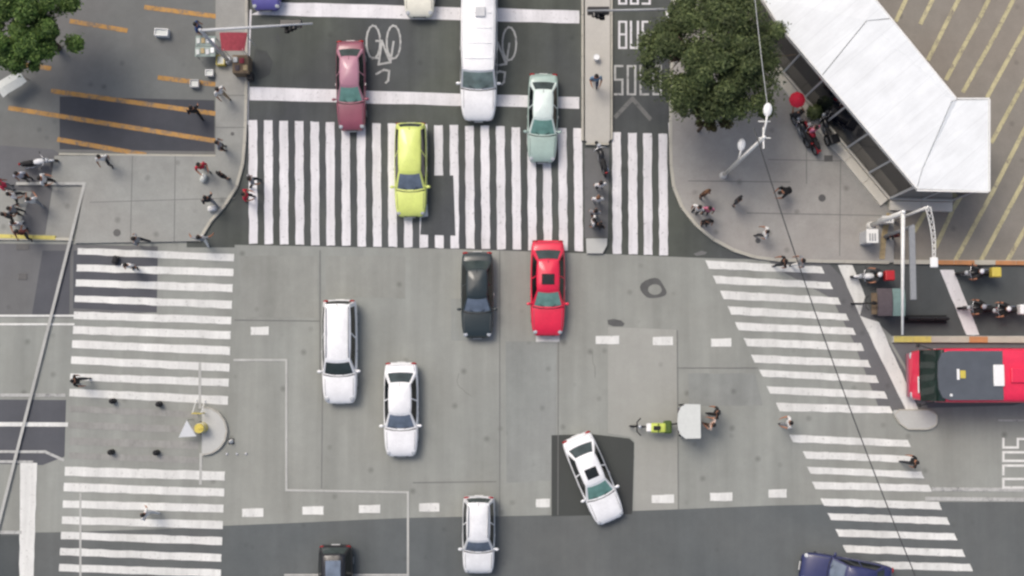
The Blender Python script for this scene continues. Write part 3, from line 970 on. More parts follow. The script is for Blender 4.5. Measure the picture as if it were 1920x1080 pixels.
def car(rear, front, wpx, kind, paint, label, category='car', roof=None, hood=None, glass='glass_teal', rearglass='glass_rear',
        sunroof=False, rails=False, group='vehicles crossing the junction', plate=True, roofmat=None, name=None):
    S = CAR[kind]
    zr = .7
    a, b = P(*rear, zr), P(*front, zr)
    L = (b - a).length
    ctr = (a + b) / 2
    Wd = wpx * mpp((rear[1] + front[1]) / 2, .75)
    H = S['h']
    ang = math.atan2(b.y - a.y, b.x - a.x)
    root = empty(name or {'sedan': 'sedan', 'hatch': 'hatchback', 'suv': 'suv', 'wagon': 'estate_car', 'van': 'van'}[kind], (ctr.x, ctr.y, 0), ang, label, category, group)
    hw = Wd / 2
    X = lambda t: -L / 2 + t * L
    pm = M[paint]
    # body shell
    rows = []
    for t, w, zt, zb in S['st']:
        w *= hw
        dz = zt - zb
        half = [(0, zb), (w * .84, zb), (w * .965, zb + .16 * dz), (w, zb + .48 * dz), (w * .985, zb + .80 * dz), (w * .93, zt - .03 * dz), (w * .80, zt), (w * .45, zt + .02), (0, zt + .03)]
        ring = [(X(t), -y, z) for y, z in half] + [(X(t), y, z) for y, z in half[::-1][1:-1]]
        rows.append(ring)
    mb = MB()
    vs = [[mb.bm.verts.new(p) for p in r] for r in rows]
    n = len(vs[0])
    for r0, r1 in zip(vs, vs[1:]):
        for k in range(n):
            mb.bm.faces.new((r0[k], r0[(k + 1) % n], r1[(k + 1) % n], r1[k]))
    mb.bm.faces.new(vs[0])
    mb.bm.faces.new(vs[-1][::-1])
    body = mb.build('body', pm, root, smooth=True)
    sub = body.modifiers.new('smooth', 'SUBSURF')
    sub.levels = sub.render_levels = 1
    def zbelt(t):
        s = S['st']
        for (t0, _, z0, _), (t1, _, z1, _) in zip(s, s[1:]):
            if t <= t1:
                return z0 + (z1 - z0) * (t - t0) / (t1 - t0)
        return s[-1][2]
    # cabin
    c0, c1, c2, c3 = S['cab']
    wb, wr = S['wb'] * hw, S['wr'] * hw
    bow_f, bow_r = .11 * Wd / 1.7, .06
    def ring(xr, xf, w, z0, z1, br, bf):
        pts = []
        for u in (-1, -.5, 0, .5, 1):                     # front, from right to left
            pts.append(Vector((xf - bf * u * u, w * u * (.96 if abs(u) == 1 else 1), z1)))
        for v in (.75, .5, .25):
            pts.append(Vector((xr + (xf - xr) * v, w * (1 + .015 * (1 - abs(2 * v - 1))), z0 + (z1 - z0) * v)))
        for u in (1, .5, 0, -.5, -1):
            pts.append(Vector((xr + br * u * u, w * u * (.95 if abs(u) == 1 else 1), z0)))
        for v in (.25, .5, .75):
            pts.append(Vector((xr + (xf - xr) * v, -w * (1 + .015 * (1 - abs(2 * v - 1))), z0 + (z1 - z0) * v)))
        return pts
    base = ring(X(c0), X(c3), wb, zbelt(c0 + .02) - .02, zbelt(c3) - .03, bow_r, bow_f)
    top = ring(X(c1), X(c2), wr, H - .07, H - .075, bow_r * .6, bow_f * .6)
    mb = MB()
    vb = [mb.bm.verts.new(p) for p in base]
    vt = [mb.bm.verts.new(p) for p in top]
    mid_in = [mb.bm.verts.new(Vector((p.x * 1, p.y * .86, H - .02)) + Vector((( (X(c1) + X(c2)) / 2 - p.x) * .10, 0, 0))) for p in top]
    n = len(vb)
    for i in range(n):
        j = (i + 1) % n
        mb.bm.faces.new((vb[i], vb[j], vt[j], vt[i]))
        mb.bm.faces.new((vt[i], vt[j], mid_in[j], mid_in[i]))
    cv = mb.bm.verts.new(((X(c1) + X(c2)) / 2, 0, H + .005))
    for i in range(n):
        mb.bm.faces.new((mid_in[i], mid_in[(i + 1) % n], cv))
    mb.build('roof', M[roof] if roof else pm, root, angle=38)
    # glazing: panes proud of the cabin faces
    def pane(name, b_, t_, gm, u0, u1, v0=.08, v1=.90, lift=.010):
        m = len(b_) - 1
        def lerp_row(row, u):
            f = u * m
            i = min(int(f), m - 1)
            return row[i].lerp(row[i + 1], f - i)
        us = [u0 + (u1 - u0) * k / 4 for k in range(5)]
        lo = [lerp_row(b_, u).lerp(lerp_row(t_, u), v0) for u in us]
        hi = [lerp_row(b_, u).lerp(lerp_row(t_, u), v1) for u in us]
        nn = (lo[-1] - lo[0]).cross(hi[0] - lo[0]).normalized()
        c = sum(lo + hi, Vector()) / 10
        if nn.dot(c - Vector((c.x * .2, 0, .6))) < 0:
            nn = -nn
        rows_ = [[p + nn * lift for p in lo], [p + nn * lift for p in hi]]
        g = MB()
        g.grid(rows_)
        g.grid([[p - nn * .02 for p in rows_[0]], rows_[0]])
        g.grid([rows_[1], [p - nn * .02 for p in rows_[1]]])
        return g.build(name, M[gm], root, angle=40)
    pane('windscreen', base[0:5], top[0:5], glass, .05, .95)
    pane('rear_window', base[8:13], top[8:13], rearglass, .07, .93)
    sb, stp = base[4:9], top[4:9]
    rb, rt = base[12:] + base[:1], top[12:] + top[:1]
    if kind == 'van':
        pane('side_window', sb, stp, 'glass_side', .06, .30, .12, .62)
        pane('side_window', rb, rt, 'glass_side', .70, .94, .12, .62)
    else:
        for bb, tt in ((sb, stp), (rb, rt)):
            pane('side_window', bb, tt, 'glass_side', .06, .485)
            pane('side_window', bb, tt, 'glass_side', .515, .94)
    # trim
    cw_ = MB()
    pts = [Vector((p.x + .035, p.y * 1.0, zbelt(c3) + .012)) for p in base[0:5]]
    cw_.tube(pts, .024, 6)
    cw_.build('wiper_tray', M['black_gloss'], root, smooth=True)
    for s in (-1, 1):
        MB().ell((X(.955), s * hw * .70, .66 if kind in ('sedan', 'hatch') else .78), (.13, .11, .045), (0, R(22), s * R(30))).build('headlight', M['lamp_clear'], root, smooth=True)
        MB().ell((X(.018), s * hw * .72, .78 if kind in ('sedan', 'hatch') else .95), (.07, .15, .07)).build('tail_light', M['lamp_red'], root, smooth=True)
        mm = MB().ell((X(c3 - .045), s * (hw + .075), zbelt(c3) + .06), (.075, .11, .065))
        mm.box((X(c3 - .05), s * (hw - .02), zbelt(c3) + .03), (.05, .14, .04))
        mm.build('mirror', pm, root, smooth=True)
        hd = MB()
        hd.box((X(.50), s * (hw + .004), .86), (.16, .025, .03), bev=.008, seg=1)
        hd.build('door_handle', M['chrome'], root)
    for tx in (.185, .80):
        for s in (-1, 1):
            wheel(root, X(tx), s * (hw - .12), .31 if kind in ('sedan', 'hatch') else .36)
    gr = MB().box((X(1) - .03, 0, .5), (.06, Wd * .42, .12), bev=.02, seg=1)
    gr.build('grille', M['black_gloss'], root)
    MB().box((X(1) + .012, 0, .40), (.02, .42, .12)).build('number_plate', M['white'], root)
    MB().box((X(0) - .012, 0, .58), (.02, .42, .12)).build('number_plate', M['white'], root)
    wp = MB()
    for s in (-1, 1):
        q0 = base[0:5][2].lerp(top[0:5][2], .06) + Vector((0, s * .10 * Wd, .02))
        q1 = base[0:5][2 + s].lerp(top[0:5][2 + s], .22) + Vector((.02, s * .02, .03))
        wp.tube([q0, q1], .012, 5)
    wp.build('wiper', M['black_gloss'], root)
    if kind == 'sedan':
        bs = MB()
        bs.tube([(X(c0) - .05, -wb * .86, zbelt(c0) + .012), (X(.035), -wb * .80, zbelt(.06) + .005), (X(.03), wb * .80, zbelt(.06) + .005), (X(c0) - .05, wb * .86, zbelt(c0) + .012)], .008, 5)
        bs.build('boot_seam', M['joint'] if 'black' not in paint else M['black'], root)
    # bonnet seam lines
    bl = MB()
    for s in (-1, 1):
        row = []
        for t in (c3 + .02, .80, .86, .92):
            row.append((X(t), s * hw * (.80 - .12 * (t - .7)), zbelt(t) + .012))
        bl.tube(row, .009, 5)
    bl.build('bonnet_seam', M['joint'] if 'black' not in paint else M['black'], root)
    if sunroof:
        xm = X(c1) + (X(c2) - X(c1)) * .62
        MB().box((xm, 0, H + .004), ((X(c2) - X(c1)) * .34, wr * 1.15, .03), bev=.012, seg=1).build('sunroof', M['glass_side'], root)
    if rails:
        for s in (-1, 1):
            rr = MB()
            x0, x1 = X(c1) + .15, X(c2) - .2
            rr.tube([(x0, s * wr * .86, H - .03), (x0 + .1, s * wr * .86, H + .045), (x1 - .1, s * wr * .86, H + .045), (x1, s * wr * .86, H - .03)], .022, 6)
            rr.build('roof_rail', M['steel_grey'], root, smooth=True)
    if kind == 'van':
        for k in range(6):
            xm = X(c1) + (X(c2) - X(c1)) * (k + .8) / 6.6
            MB().box((xm, 0, H + .006), (.05, wr * 1.62, .035), bev=.012, seg=1).build('roof_rib', pm, root)
        MB().box((X(.30), .1, H + .05), (.5, .5, .1), bev=.04).build('roof_vent', M['steel'], root)
        for s in (-1, 1):
            rr = MB().tube([(X(c1) + .1, s * wr * .92, H - .05), (X(c2) - .1, s * wr * .92, H - .05)], .03, 6)
            rr.build('roof_gutter', M['steel'], root)
    if roofmat:
        MB().box(((X(c1) + X(c2)) / 2 - .1, 0, H + .012), ((X(c2) - X(c1)) * .62, wr * 1.3, .03), bev=.012, seg=1).build('roof_panel', M[roofmat], root)
    ant = MB().cyl((X(c1) + .15, 0, H - .02), (X(c1) - .02, 0, H + .10), .012, .006, 6)
    ant.build('aerial', M['black'], root)
    return root

M['p_white'] = car_paint('paint_white', (246, 247, 248))
M['p_silver'] = car_paint('paint_silver', (234, 236, 238))
M['p_red'] = car_paint('paint_red', (228, 36, 72))
M['p_crimson'] = car_paint('paint_crimson', (146, 80, 96))
M['p_pink'] = car_paint('paint_pink', (186, 134, 150))
M['p_lime'] = car_paint('paint_lime', (222, 234, 128))
M['p_teal'] = car_paint('paint_grey_teal', (168, 190, 181))
M['p_mint'] = car_paint('paint_pale_mint', (224, 238, 232))
M['p_slate'] = car_paint('paint_black_slate', (46, 56, 58))
M['p_black'] = car_paint('paint_black', (30, 30, 34))
M['p_blue'] = car_paint('paint_dark_blue', (46, 52, 96))
M['p_violet'] = car_paint('paint_violet_blue', (96, 92, 160))
M['p_bus_red'] = car_paint('paint_bus_red', (234, 44, 82))
M['p_ivory'] = car_paint('paint_ivory', (234, 232, 216))

car((657, 76), (659, 244), 56, 'sedan', 'p_crimson', 'crimson sedan with pale pink roof crossing the upper stop line', roof='p_pink', glass='glass_teal')
car((770, 230), (770, 406), 62, 'hatch', 'p_lime', 'lime yellow hatchback driving over the upper zebra crossing', glass='glass_blue')
car((1019, 138), (1016, 304), 58, 'sedan', 'p_teal', 'grey green sedan with pale mint roof beside the median', roof='p_mint')
car((895, 472), (895, 634), 62, 'sedan', 'p_slate', 'black slate sedan just below the zebra crossing', glass='glass_blue')
car((1027, 450), (1027, 630), 66, 'sedan', 'p_red', 'bright red sedan with dark sunroof below the zebra crossing', sunroof=True)
car((637, 562), (637, 757), 67, 'wagon', 'p_white', 'long white estate car nearest the left crosswalk', glass='glass_rear', rearglass='glass_side', rails=True)
car((752, 679), (752, 857), 66, 'sedan', 'p_white', 'white sedan in the middle of the junction', glass='glass_blue')
car((1079, 817), (1147, 978), 64, 'sedan', 'p_white', 'white sedan turning at an angle on the dark square patch', sunroof=True)
car((898, 930), (897, 1076), 62, 'suv', 'p_silver', 'silver car with roof rails at the lower edge of the junction', rails=True, glass='glass_blue')
car((629, 1022), (629, 1192), 66, 'hatch', 'p_black', 'black car with glazed grey roof cut by the lower edge', glass='glass_blue', roofmat='glass_blue')
car((1672, 1092), (1502, 1062), 62, 'sedan', 'p_blue', 'dark blue sedan on the lower right zebra crossing', glass='glass_blue')
car((500, -150), (498, 18), 60, 'sedan', 'p_violet', 'violet blue car waiting at the top left of the road')
car((786, -145), (786, 31), 60, 'sedan', 'p_ivory', 'ivory car at the top edge behind the far stop line', glass='glass_rear')
car((899, -40), (897, 226), 70, 'van', 'p_white', 'long white delivery van stopped across both stop lines', 'van', glass='glass_pale')

# articulated red city bus at the right edge
def bus():
    zr = 1.6
    f, r_ = P(1706, 703, .8), P(1706, 703, .8) + Vector((12.0, 0, 0))
    W_ = 2.55
    H = 3.05
    L = 12.0
    root = empty('city_bus', ((f.x + r_.x) / 2, f.y - .02, 0), math.pi, 'red city bus with dark front roof at the right edge', 'bus')
    hw = W_ / 2
    mb = MB()
    prof = [(-6.0, .97, H - .02), (-5.9, 1, H), (4.7, 1, H), (5.0, .995, H - .03), (5.30, .98, H - .2), (5.58, .95, 2.0), (5.76, .92, 1.4), (5.90, .85, 1.1), (5.97, .76, .8), (6.0, .64, .55)]
    rows = []
    for x, w, zt in prof:
        w *= hw
        half = [(0, .28), (w * .94, .28), (w, .45), (w, zt - .35 if zt > 1.5 else zt - .12), (w * .97, zt - .14 if zt > 1.5 else zt - .05), (w * .88, zt - .03), (w * .6, zt), (0, zt + .02)]
        rows.append([(x, -y, z) for y, z in half] + [(x, y, z) for y, z in half[::-1][1:-1]])
    vs = [[mb.bm.verts.new(p) for p in r] for r in rows]
    n = len(vs[0])
    for a, b in zip(vs, vs[1:]):
        for k in range(n):
            mb.bm.faces.new((a[k], a[(k + 1) % n], b[(k + 1) % n], b[k]))
    mb.bm.faces.new(vs[0])
    mb.bm.faces.new(vs[-1][::-1])
    mb.build('body', M['p_bus_red'], root, angle=50)
    M['bus_roof'] = solid('bus_roof_grey', (82, 88, 96), .6, amp=.1, scale=1.5)
    M['bus_glass'] = glass_mat('bus_windscreen', (26, 44, 40))
    # windscreen: curved, proud of the sloping front
    def fx(z):
        zs = [(.55, 6.0), (.8, 5.97), (1.1, 5.90), (1.4, 5.76), (2.0, 5.58), (2.85, 5.30), (3.02, 5.0), (3.08, 4.7)]
        for (z0, x0), (z1, x1) in zip(zs, zs[1:]):
            if z <= z1:
                return x0 + (x1 - x0) * (z - z0) / (z1 - z0)
        return 4.7
    rows = []
    for z in (1.5, 1.75, 2.1, 2.5, 2.85, 2.98):
        rows.append([(fx(z) + .05 - .03 * (u * u), u * hw * .955, z + (.06 if z > 2.8 else 0) * (1 - u * u)) for u in (-1, -.6, -.2, .2, .6, 1)])
    MB().slab_grid(rows, .025).build('windscreen', M['bus_glass'], root, angle=60)
    # dark front roof cap
    cap = [(5.42, .50), (5.30, .80), (5.0, .92), (2.4, .93)]
    pts = [(x, w * hw) for x, w in cap] + [(2.4, -cap[-1][1] * hw)] + [(x, -w * hw) for x, w in cap[::-1][1:]]
    pts = [(2.4, .90 * hw), (4.9, .90 * hw), (5.22, .82 * hw), (5.40, .5 * hw), (5.43, 0), (5.40, -.5 * hw), (5.22, -.82 * hw), (4.9, -.90 * hw), (2.4, -.90 * hw)]
    o = MB().prism(pts, H - .08, H + .05)
    o.build('roof_cap', M['bus_roof'], root)
    MB().box((2.62, 0, H + .10), (.5, 1.0, .1), bev=.03).build('roof_hatch', M['white'], root)
    MB().box((4.5, -.05, H + .065), (.12, .5, .02)).build('roof_marking', M['white'], root, ).__setitem__('label', 'small white mark on the dark roof')
    MB().box((4.28, -.05, H + .065), (.26, .36, .02), bev=.008, seg=1).build('roof_marking', M['yellow_plastic'], root).__setitem__('label', 'small yellow mark on the dark roof')
    MB().box((4.85, hw * .72, H + .08), (.12, .12, .06), bev=.02).build('roof_vent', M['white'], root)
    MB().box((1.6, 0, H + .07), (.9, .7, .12), bev=.05).build('roof_hatch', M['p_bus_red'], root)
    MB().box((-.8, 0, H + .07), (1.8, 1.3, .16), bev=.06).build('roof_hatch', M['p_bus_red'], root)
    MB().box((fx(1.5) + .10, .45, 1.52), (.05, .8, .10), bev=.02, seg=1).build('route_board', M['white'], root)
    bp = MB()
    bp.box((5.98, 0, .5), (.16, hw * 1.66, .28), bev=.05)
    bp.build('bumper', M['p_crimson'], root)
    for s in (-1, 1):
        MB().ell((5.93, s * hw * .74, .78), (.08, .18, .09)).build('headlight', M['lamp_clear'], root, smooth=True)
        a = MB()
        a.tube([(5.5, s * (hw - .05), 2.7), (5.95, s * (hw + .1), 2.6), (6.0, s * (hw + .14), 2.2)], .03, 6)
        a.box((6.0, s * (hw + .14), 2.05), (.08, .2, .36), bev=.03)
        a.build('mirror', M['black_gloss'], root)
        for k in range(7):
            MB().box((4.1 - k * 1.45, s * (hw + .008), 1.95), (1.34, .02, 1.0), bev=.006, seg=1).build('side_window', M['glass_side'], root)
        for x in (3.6, -3.2):
            wheel(root, x, s * (hw - .16), .48, .28)
        MB().box((0, s * (hw + .01), .62), (9.5, .02, .10)).build('side_stripe', M['white'], root)
bus()

# ------------------------------------------------------------------ two-wheelers
def motorcycle(colour, topbox=None, name='motorcycle'):
    root = empty(name)
    for x in (-.62, .64):
        w = MB().torus((0, 0, 0), .25, .058, 'Y', 18, 6).build('wheel', M['black'], root, smooth=True)
        w.location = (x, 0, .305)
        rm_ = MB()
        rm_.torus((0, 0, 0), .195, .014, 'Y', 16, 4)
        for k in range(5):
            a = k * 2 * math.pi / 5
            rm_.cyl((0, 0, 0), (.19 * math.cos(a), 0, .19 * math.sin(a)), .013, seg=5)
        rm_.cyl((0, -.05, 0), (0, .05, 0), .045, seg=8)
        rm_.build('rim', M['steel_grey'], w)
        fd = MB().tube([(x - .24, 0, .50), (x - .12, 0, .62), (x + .06, 0, .645), (x + .2, 0, .58)], [.05, .065, .065, .05], 6)
        fd.build('mudguard', M[colour], root, smooth=True)
    MB().ell((.16, 0, .82), (.30, .15, .14)).build('fuel_tank', M[colour], root, smooth=True)
    MB().tube([(.0, 0, .80), (-.25, 0, .79), (-.55, 0, .84), (-.72, 0, .88)], [.10, .13, .12, .07], 8).build('seat', M['black'], root, smooth=True)
    e = MB().box((.05, 0, .45), (.40, .26, .28), bev=.06)
    e.cyl((.02, -.16, .5), (.02, .16, .5), .1, seg=12)
    e.build('engine', M['steel_grey'], root)
    fr = MB()
    for s in (-1, 1):
        fr.tube([(.48, s * .05, .85), (.1, s * .12, .66), (-.2, s * .12, .52), (-.62, s * .09, .32)], .022, 6)
    fr.build('frame', M['black_gloss'], root, smooth=True)
    fk = MB()
    for s in (-1, 1):
        fk.cyl((.64, s * .09, .31), (.47, s * .09, .98), .026, seg=7)
    fk.build('fork', M['chrome'], root, smooth=True)
    hb = MB().tube([(.30, -.38, 1.02), (.42, -.26, 1.05), (.46, 0, 1.02), (.42, .26, 1.05), (.30, .38, 1.02)], .018, 6)
    hb.build('handlebar', M['chrome'], root, smooth=True)
    for s in (-1, 1):
        MB().tube([(.40, s * .27, 1.04), (.42, s * .34, 1.20)], .008, 5).ell((.41, s * .38, 1.22), (.02, .07, .05)).build('mirror', M['black_gloss'], root, smooth=True)
    MB().ell((.60, 0, .92), (.09, .11, .11)).build('headlight', M['lamp_clear'], root, smooth=True)
    MB().ell((-.80, 0, .82), (.05, .08, .05)).build('tail_light', M['lamp_red'], root, smooth=True)
    MB().cyl((-.05, -.17, .36), (-.70, -.19, .42), .035, .05, 8).build('exhaust', M['chrome'], root, smooth=True)
    if topbox:
        MB().box((-.74, 0, 1.08), (.46, .48, .42), bev=.05).build('top_box', M[topbox], root)
    return root

proto_m = {}
def place_bike(px, py, deg, colour, label, topbox=None, group=None, lean=0, z=0.0, cat='motorcycle'):
    key = (colour, topbox)
    if key not in proto_m:
        proto_m[key] = o = motorcycle(colour, topbox)
    else:
        o = copy_tree(proto_m[key])
    p = P(px, py, .7)
    o.location = (p.x, p.y, z)
    o.rotation_euler = (R(lean), 0, R(deg))
    if 'group' in o.keys():
        del o['group']
    return tag(o, label, cat, group)
M['mc_white'] = solid('motorcycle_white', (222, 224, 226), .35)
M['mc_black'] = solid('motorcycle_black', (34, 35, 38), .3)
M['mc_grey'] = solid('motorcycle_silver', (176, 182, 192), .35)
M['mc_red'] = solid('motorcycle_red', (190, 40, 56), .35)
M['mc_yellow'] = solid('motorcycle_yellow', (214, 200, 70), .4)
place_bike(68, 302, 8, 'mc_white', 'white and black motorcycle parked in the grey lane at the left edge', None, None, 5, .012)
GC = 'motorcycles waiting on the side road'
place_bike(1634, 518, 180, 'mc_white', 'white motorcycle with red top box waiting at the right stop line', 'red_gloss', GC)
place_bike(1832, 512, 180, 'mc_black', 'black motorcycle with yellow carrier box by the orange kerb', 'yellow_plastic', GC)
place_bike(1836, 578, 178, 'mc_black', 'foremost black motorcycle behind the second stop line', None, GC)
place_bike(1884, 582, 182, 'mc_black', 'black motorcycle with white box behind another black one', 'white', GC)
GD = 'motorcycles parked by the pavilion'
place_bike(1503, 246, 118, 'mc_black', 'black motorcycle parked below the red umbrella', None, GD, 6, .13)
place_bike(1520, 258, 112, 'mc_red', 'dark red motorcycle parked beside the cream ledge', None, GD, 6, .13)
place_bike(1545, 240, 108, 'mc_black', 'black motorcycle with black box closest to the cream ledge', 'black_gloss', GD, 6, .13)
place_bike(1127, 296, 105, 'mc_black', 'black motorcycle standing on the refuge below the median', None, None, 3)

def bicycle():
    root = empty('bicycle')
    for x in (-.5, .52):
        w = MB().torus((0, 0, 0), .32, .022, 'Y', 22, 5).build('wheel', M['black'], root, smooth=True)
        w.location = (x, 0, .34)
        sp = MB()
        for k in range(10):
            a = k * math.pi / 5
            sp.cyl((0, 0, 0), (.31 * math.cos(a), 0, .31 * math.sin(a)), .003, seg=4)
        sp.build('spoke', M['chrome'], w)['kind'] = 'stuff'
    f = MB()
    for a, b in (((-.5, 0, .34), (-.08, 0, .32)), ((-.08, 0, .32), (-.2, 0, .82)), ((-.2, 0, .8), (.36, 0, .82)), ((-.08, 0, .32), (.36, 0, .78)), ((-.5, 0, .34), (-.2, 0, .78)), ((.34, 0, .9), (.52, 0, .34))):
        f.cyl(a, b, .018, seg=6)
    f.build('frame', M['steel_grey'], root)
    MB().ell((-.22, 0, .9), (.14, .08, .04)).build('saddle', M['black'], root, smooth=True)
    MB().tube([(.22, -.28, .98), (.34, -.2, 1.0), (.34, .2, 1.0), (.22, .28, .98)], .014, 6).build('handlebar', M['black_gloss'], root)
    return root

# ------------------------------------------------------------------ people
def pose(kind):
    """joint positions facing +x"""
    J = dict(pelvis=(0, 0, .94), waist=(0, 0, 1.08), chest=(.01, 0, 1.30), neck=(.01, 0, 1.46), chin=(.03, 0, 1.54), crown=(.02, 0, 1.68))
    sh = .185
    if kind == 'stand':
        A = {s: [(0, s * sh, 1.40), (-.02, s * .26, 1.13), (.05, s * .26, .88), (.08, s * .25, .80)] for s in (-1, 1)}
        Lg = {s: [(0, s * .09, .90), (.02, s * .10, .50), (0, s * .105, .09), (.13, s * .12, .04)] for s in (-1, 1)}
    elif kind == 'walk':
        A = {s: [(0, s * sh, 1.40), (-.10 * s, s * .25, 1.15), (-.13 * s + .1, s * .25, .93), (-.13 * s + .15, s * .24, .85)] for s in (-1, 1)}
        Lg = {s: [(0, s * .09, .90), (.17 * s + .05, s * .095, .51), (.27 * s - .06, s * .10, .10), (.27 * s + .07, s * .11, .04 + (.05 if s < 0 else 0))] for s in (-1, 1)}
    elif kind == 'carry':
        A = {s: [(0, s * sh, 1.40), (.06, s * .27, 1.14), (.32, s * .20, 1.10), (.40, s * .16, 1.10)] for s in (-1, 1)}
        Lg = {s: [(0, s * .09, .90), (.13 * s + .05, s * .095, .51), (.2 * s - .05, s * .10, .10), (.2 * s + .08, s * .11, .04)] for s in (-1, 1)}
    elif kind == 'wide':
        A = {s: [(0, s * sh, 1.40), (.05, s * .40, 1.25), (.16, s * .52, 1.10), (.22, s * .55, 1.06)] for s in (-1, 1)}
        Lg = {s: [(0, s * .09, .90), (.15 * s + .05, s * .10, .51), (.24 * s - .05, s * .11, .10), (.24 * s + .08, s * .12, .04)] for s in (-1, 1)}
    elif kind == 'bend':
        J.update(waist=(.08, 0, 1.05), chest=(.30, 0, 1.20), neck=(.44, 0, 1.25), chin=(.52, 0, 1.27), crown=(.62, 0, 1.36))
        A = {s: [(.38, s * sh, 1.22), (.46, s * .24, .97), (.60, s * .18, .80), (.66, s * .15, .74)] for s in (-1, 1)}
        Lg = {s: [(-.02, s * .09, .90), (.10, s * .11, .50), (-.02, s * .11, .09), (.11, s * .13, .04)] for s in (-1, 1)}
    elif kind == 'ride':
        J.update(pelvis=(-.18, 0, .92), waist=(-.14, 0, 1.06), chest=(-.02, 0, 1.27), neck=(.05, 0, 1.42), chin=(.09, 0, 1.49), crown=(.10, 0, 1.63))
        A = {s: [(.0, s * sh, 1.36), (.16, s * .31, 1.16), (.34, s * .34, 1.06), (.42, s * .33, 1.05)] for s in (-1, 1)}
        Lg = {s: [(-.15, s * .10, .90), (.24, s * .22, .78), (.04, s * .24, .40), (.17, s * .25, .36)] for s in (-1, 1)}
    return J, A, Lg

def person_meshes(kind):
    J, A, Lg = pose(kind)
    V, E, rad, reg = [], [], [], []
    def add(p, r, e=None):
        V.append(Vector(p))
        rad.append(r)
        if e is not None:
            E.append((e, len(V) - 1))
        return len(V) - 1
    pel = add(J['pelvis'], (.155, .12))
    wa = add(J['waist'], (.145, .11), pel)
    ch = add(J['chest'], (.175, .125), wa)
    nk = add(J['neck'], (.06, .06), ch)
    cn = add(J['chin'], (.075, .08), nk)
    hd = add(Vector(J['chin']).lerp(Vector(J['crown']), .55), (.088, .10), cn)
    cr = add(J['crown'], (.06, .07), hd)
    segs = [('shirt', 0, 1), ('shirt', 1, 2), ('skin', 2.0, 0)]
    bones = [('shirt', V[pel].lerp(V[wa], .45), V[wa]), ('shirt', V[wa], V[ch]), ('shirt', V[ch], V[ch].lerp(V[nk], .6)), ('skin', V[nk], V[cr]), ('trousers', V[pel] - Vector((0, 0, .08)), V[pel])]
    for s in (-1, 1):
        a = [Vector(p) for p in A[s]]
        i0 = add(a[0], (.075, .075), ch)
        i1 = add(a[1], (.05, .05), i0)
        i2 = add(a[2], (.034, .03), i1)
        i3 = add(a[3], (.042, .022), i2)
        bones += [('shirt', V[ch].lerp(a[0], .4), a[0]), ('shirt', a[0], a[0].lerp(a[1], .75)), ('skin', a[0].lerp(a[1], .9), a[1]), ('skin', a[1], a[3])]
        g = [Vector(p) for p in Lg[s]]
        j0 = add(g[0], (.095, .10), pel)
        j1 = add(g[1], (.066, .07), j0)
        j2 = add(g[2], (.045, .05), j1)
        j3 = add(g[3], (.045, .03), j2)
        bones += [('trousers', g[0], g[1]), ('trousers', g[1], g[2] + Vector((0, 0, .05))), ('shoes', g[2] - Vector((0, 0, .02)), g[3])]
    me = bpy.data.meshes.new('skeleton')
    me.from_pydata([tuple(v) for v in V], E, [])
    ob = bpy.data.objects.new('skeleton', me)
    COL.objects.link(ob)
    sk = ob.modifiers.new('skin', 'SKIN')
    sk.use_smooth_shade = True
    lay = me.skin_vertices[0].data
    for i, r in enumerate(rad):
        lay[i].radius = r
    lay[0].use_root = True
    sb = ob.modifiers.new('sub', 'SUBSURF')
    sb.levels = sb.render_levels = 1
    dg = bpy.context.evaluated_depsgraph_get()
    out = bpy.data.meshes.new_from_object(ob.evaluated_get(dg))
    bpy.data.objects.remove(ob)
    bpy.data.meshes.remove(me)
    # hands and face added into the same body mesh
    bm = bmesh.new()
    bm.from_mesh(out)
    bpy.data.meshes.remove(out)
    mb = MB()
    mb.bm.free()
    mb.bm = bm
    for s in (-1, 1):
        w, h = Vector(A[s][2]), Vector(A[s][3])
        d = (h - w).normalized()
        side = Vector((0, 1, 0)).cross(d).normalized()
        for k, ln in enumerate((.075, .085, .08, .062)):
            o_ = side * (-.027 + .018 * k)
            b0 = h + o_
            mid = b0 + d * ln * .55
            tip = mid + (d * .8 + Vector((0, -s * .5, 0))) * ln * .45
            mb.tube([b0, mid, tip], [.0095, .0085, .006], 5)
        tb = h - d * .03 - side * .03
        mb.tube([tb, tb - side * .025 + d * .03, tb - side * .03 + d * .06], [.012, .01, .007], 5)
    hv = Vector(J['crown']) - Vector(J['chin'])
    hc = Vector(J['chin']).lerp(Vector(J['crown']), .55)
    up = hv.normalized()
    fw = Vector((0, 1, 0)).cross(up).normalized()
    if fw.x < 0 and kind != 'bend':
        fw = -fw
    if kind == 'bend':
        fw = Vector((.75, 0, -.66))
    mb.ell(hc + fw * .105 - up * .015, (.02, .016, .024), u=6, v=5)
    for s in (-1, 1):
        mb.ell(hc + Vector((0, s * .086, 0)) - up * .01, (.02, .012, .03), u=6, v=5)
        mb.ell(hc + fw * .088 + Vector((0, s * .032, 0)) + up * .02, (.012, .014, .009), u=6, v=4)
    mb.ell(hc + fw * .088 - up * .06, (.012, .026, .008), u=6, v=4)
    names = ['skin', 'shirt', 'trousers', 'shoes']
    for f in bm.faces:
        c = f.calc_center_median()
        best, bi = 9, 0
        for nm, a, b in bones:
            ab = b - a
            t = max(0, min(1, (c - a).dot(ab) / max(1e-9, ab.length_squared)))
            dd = (c - (a + ab * t)).length
            if dd < best:
                best, bi = dd, names.index(nm)
        f.material_index = bi
        f.smooth = True
    me = bpy.data.meshes.new('person_body')
    bm.to_mesh(me)
    bm.free()
    for nm in names:
        me.materials.append(M['skin'])
    # hair
    hb = MB()
    q = up.to_track_quat('Z', 'Y').to_matrix().to_4x4()
    hb.ell((0, 0, 0), (.108, .104, .115), None, 14, 9)
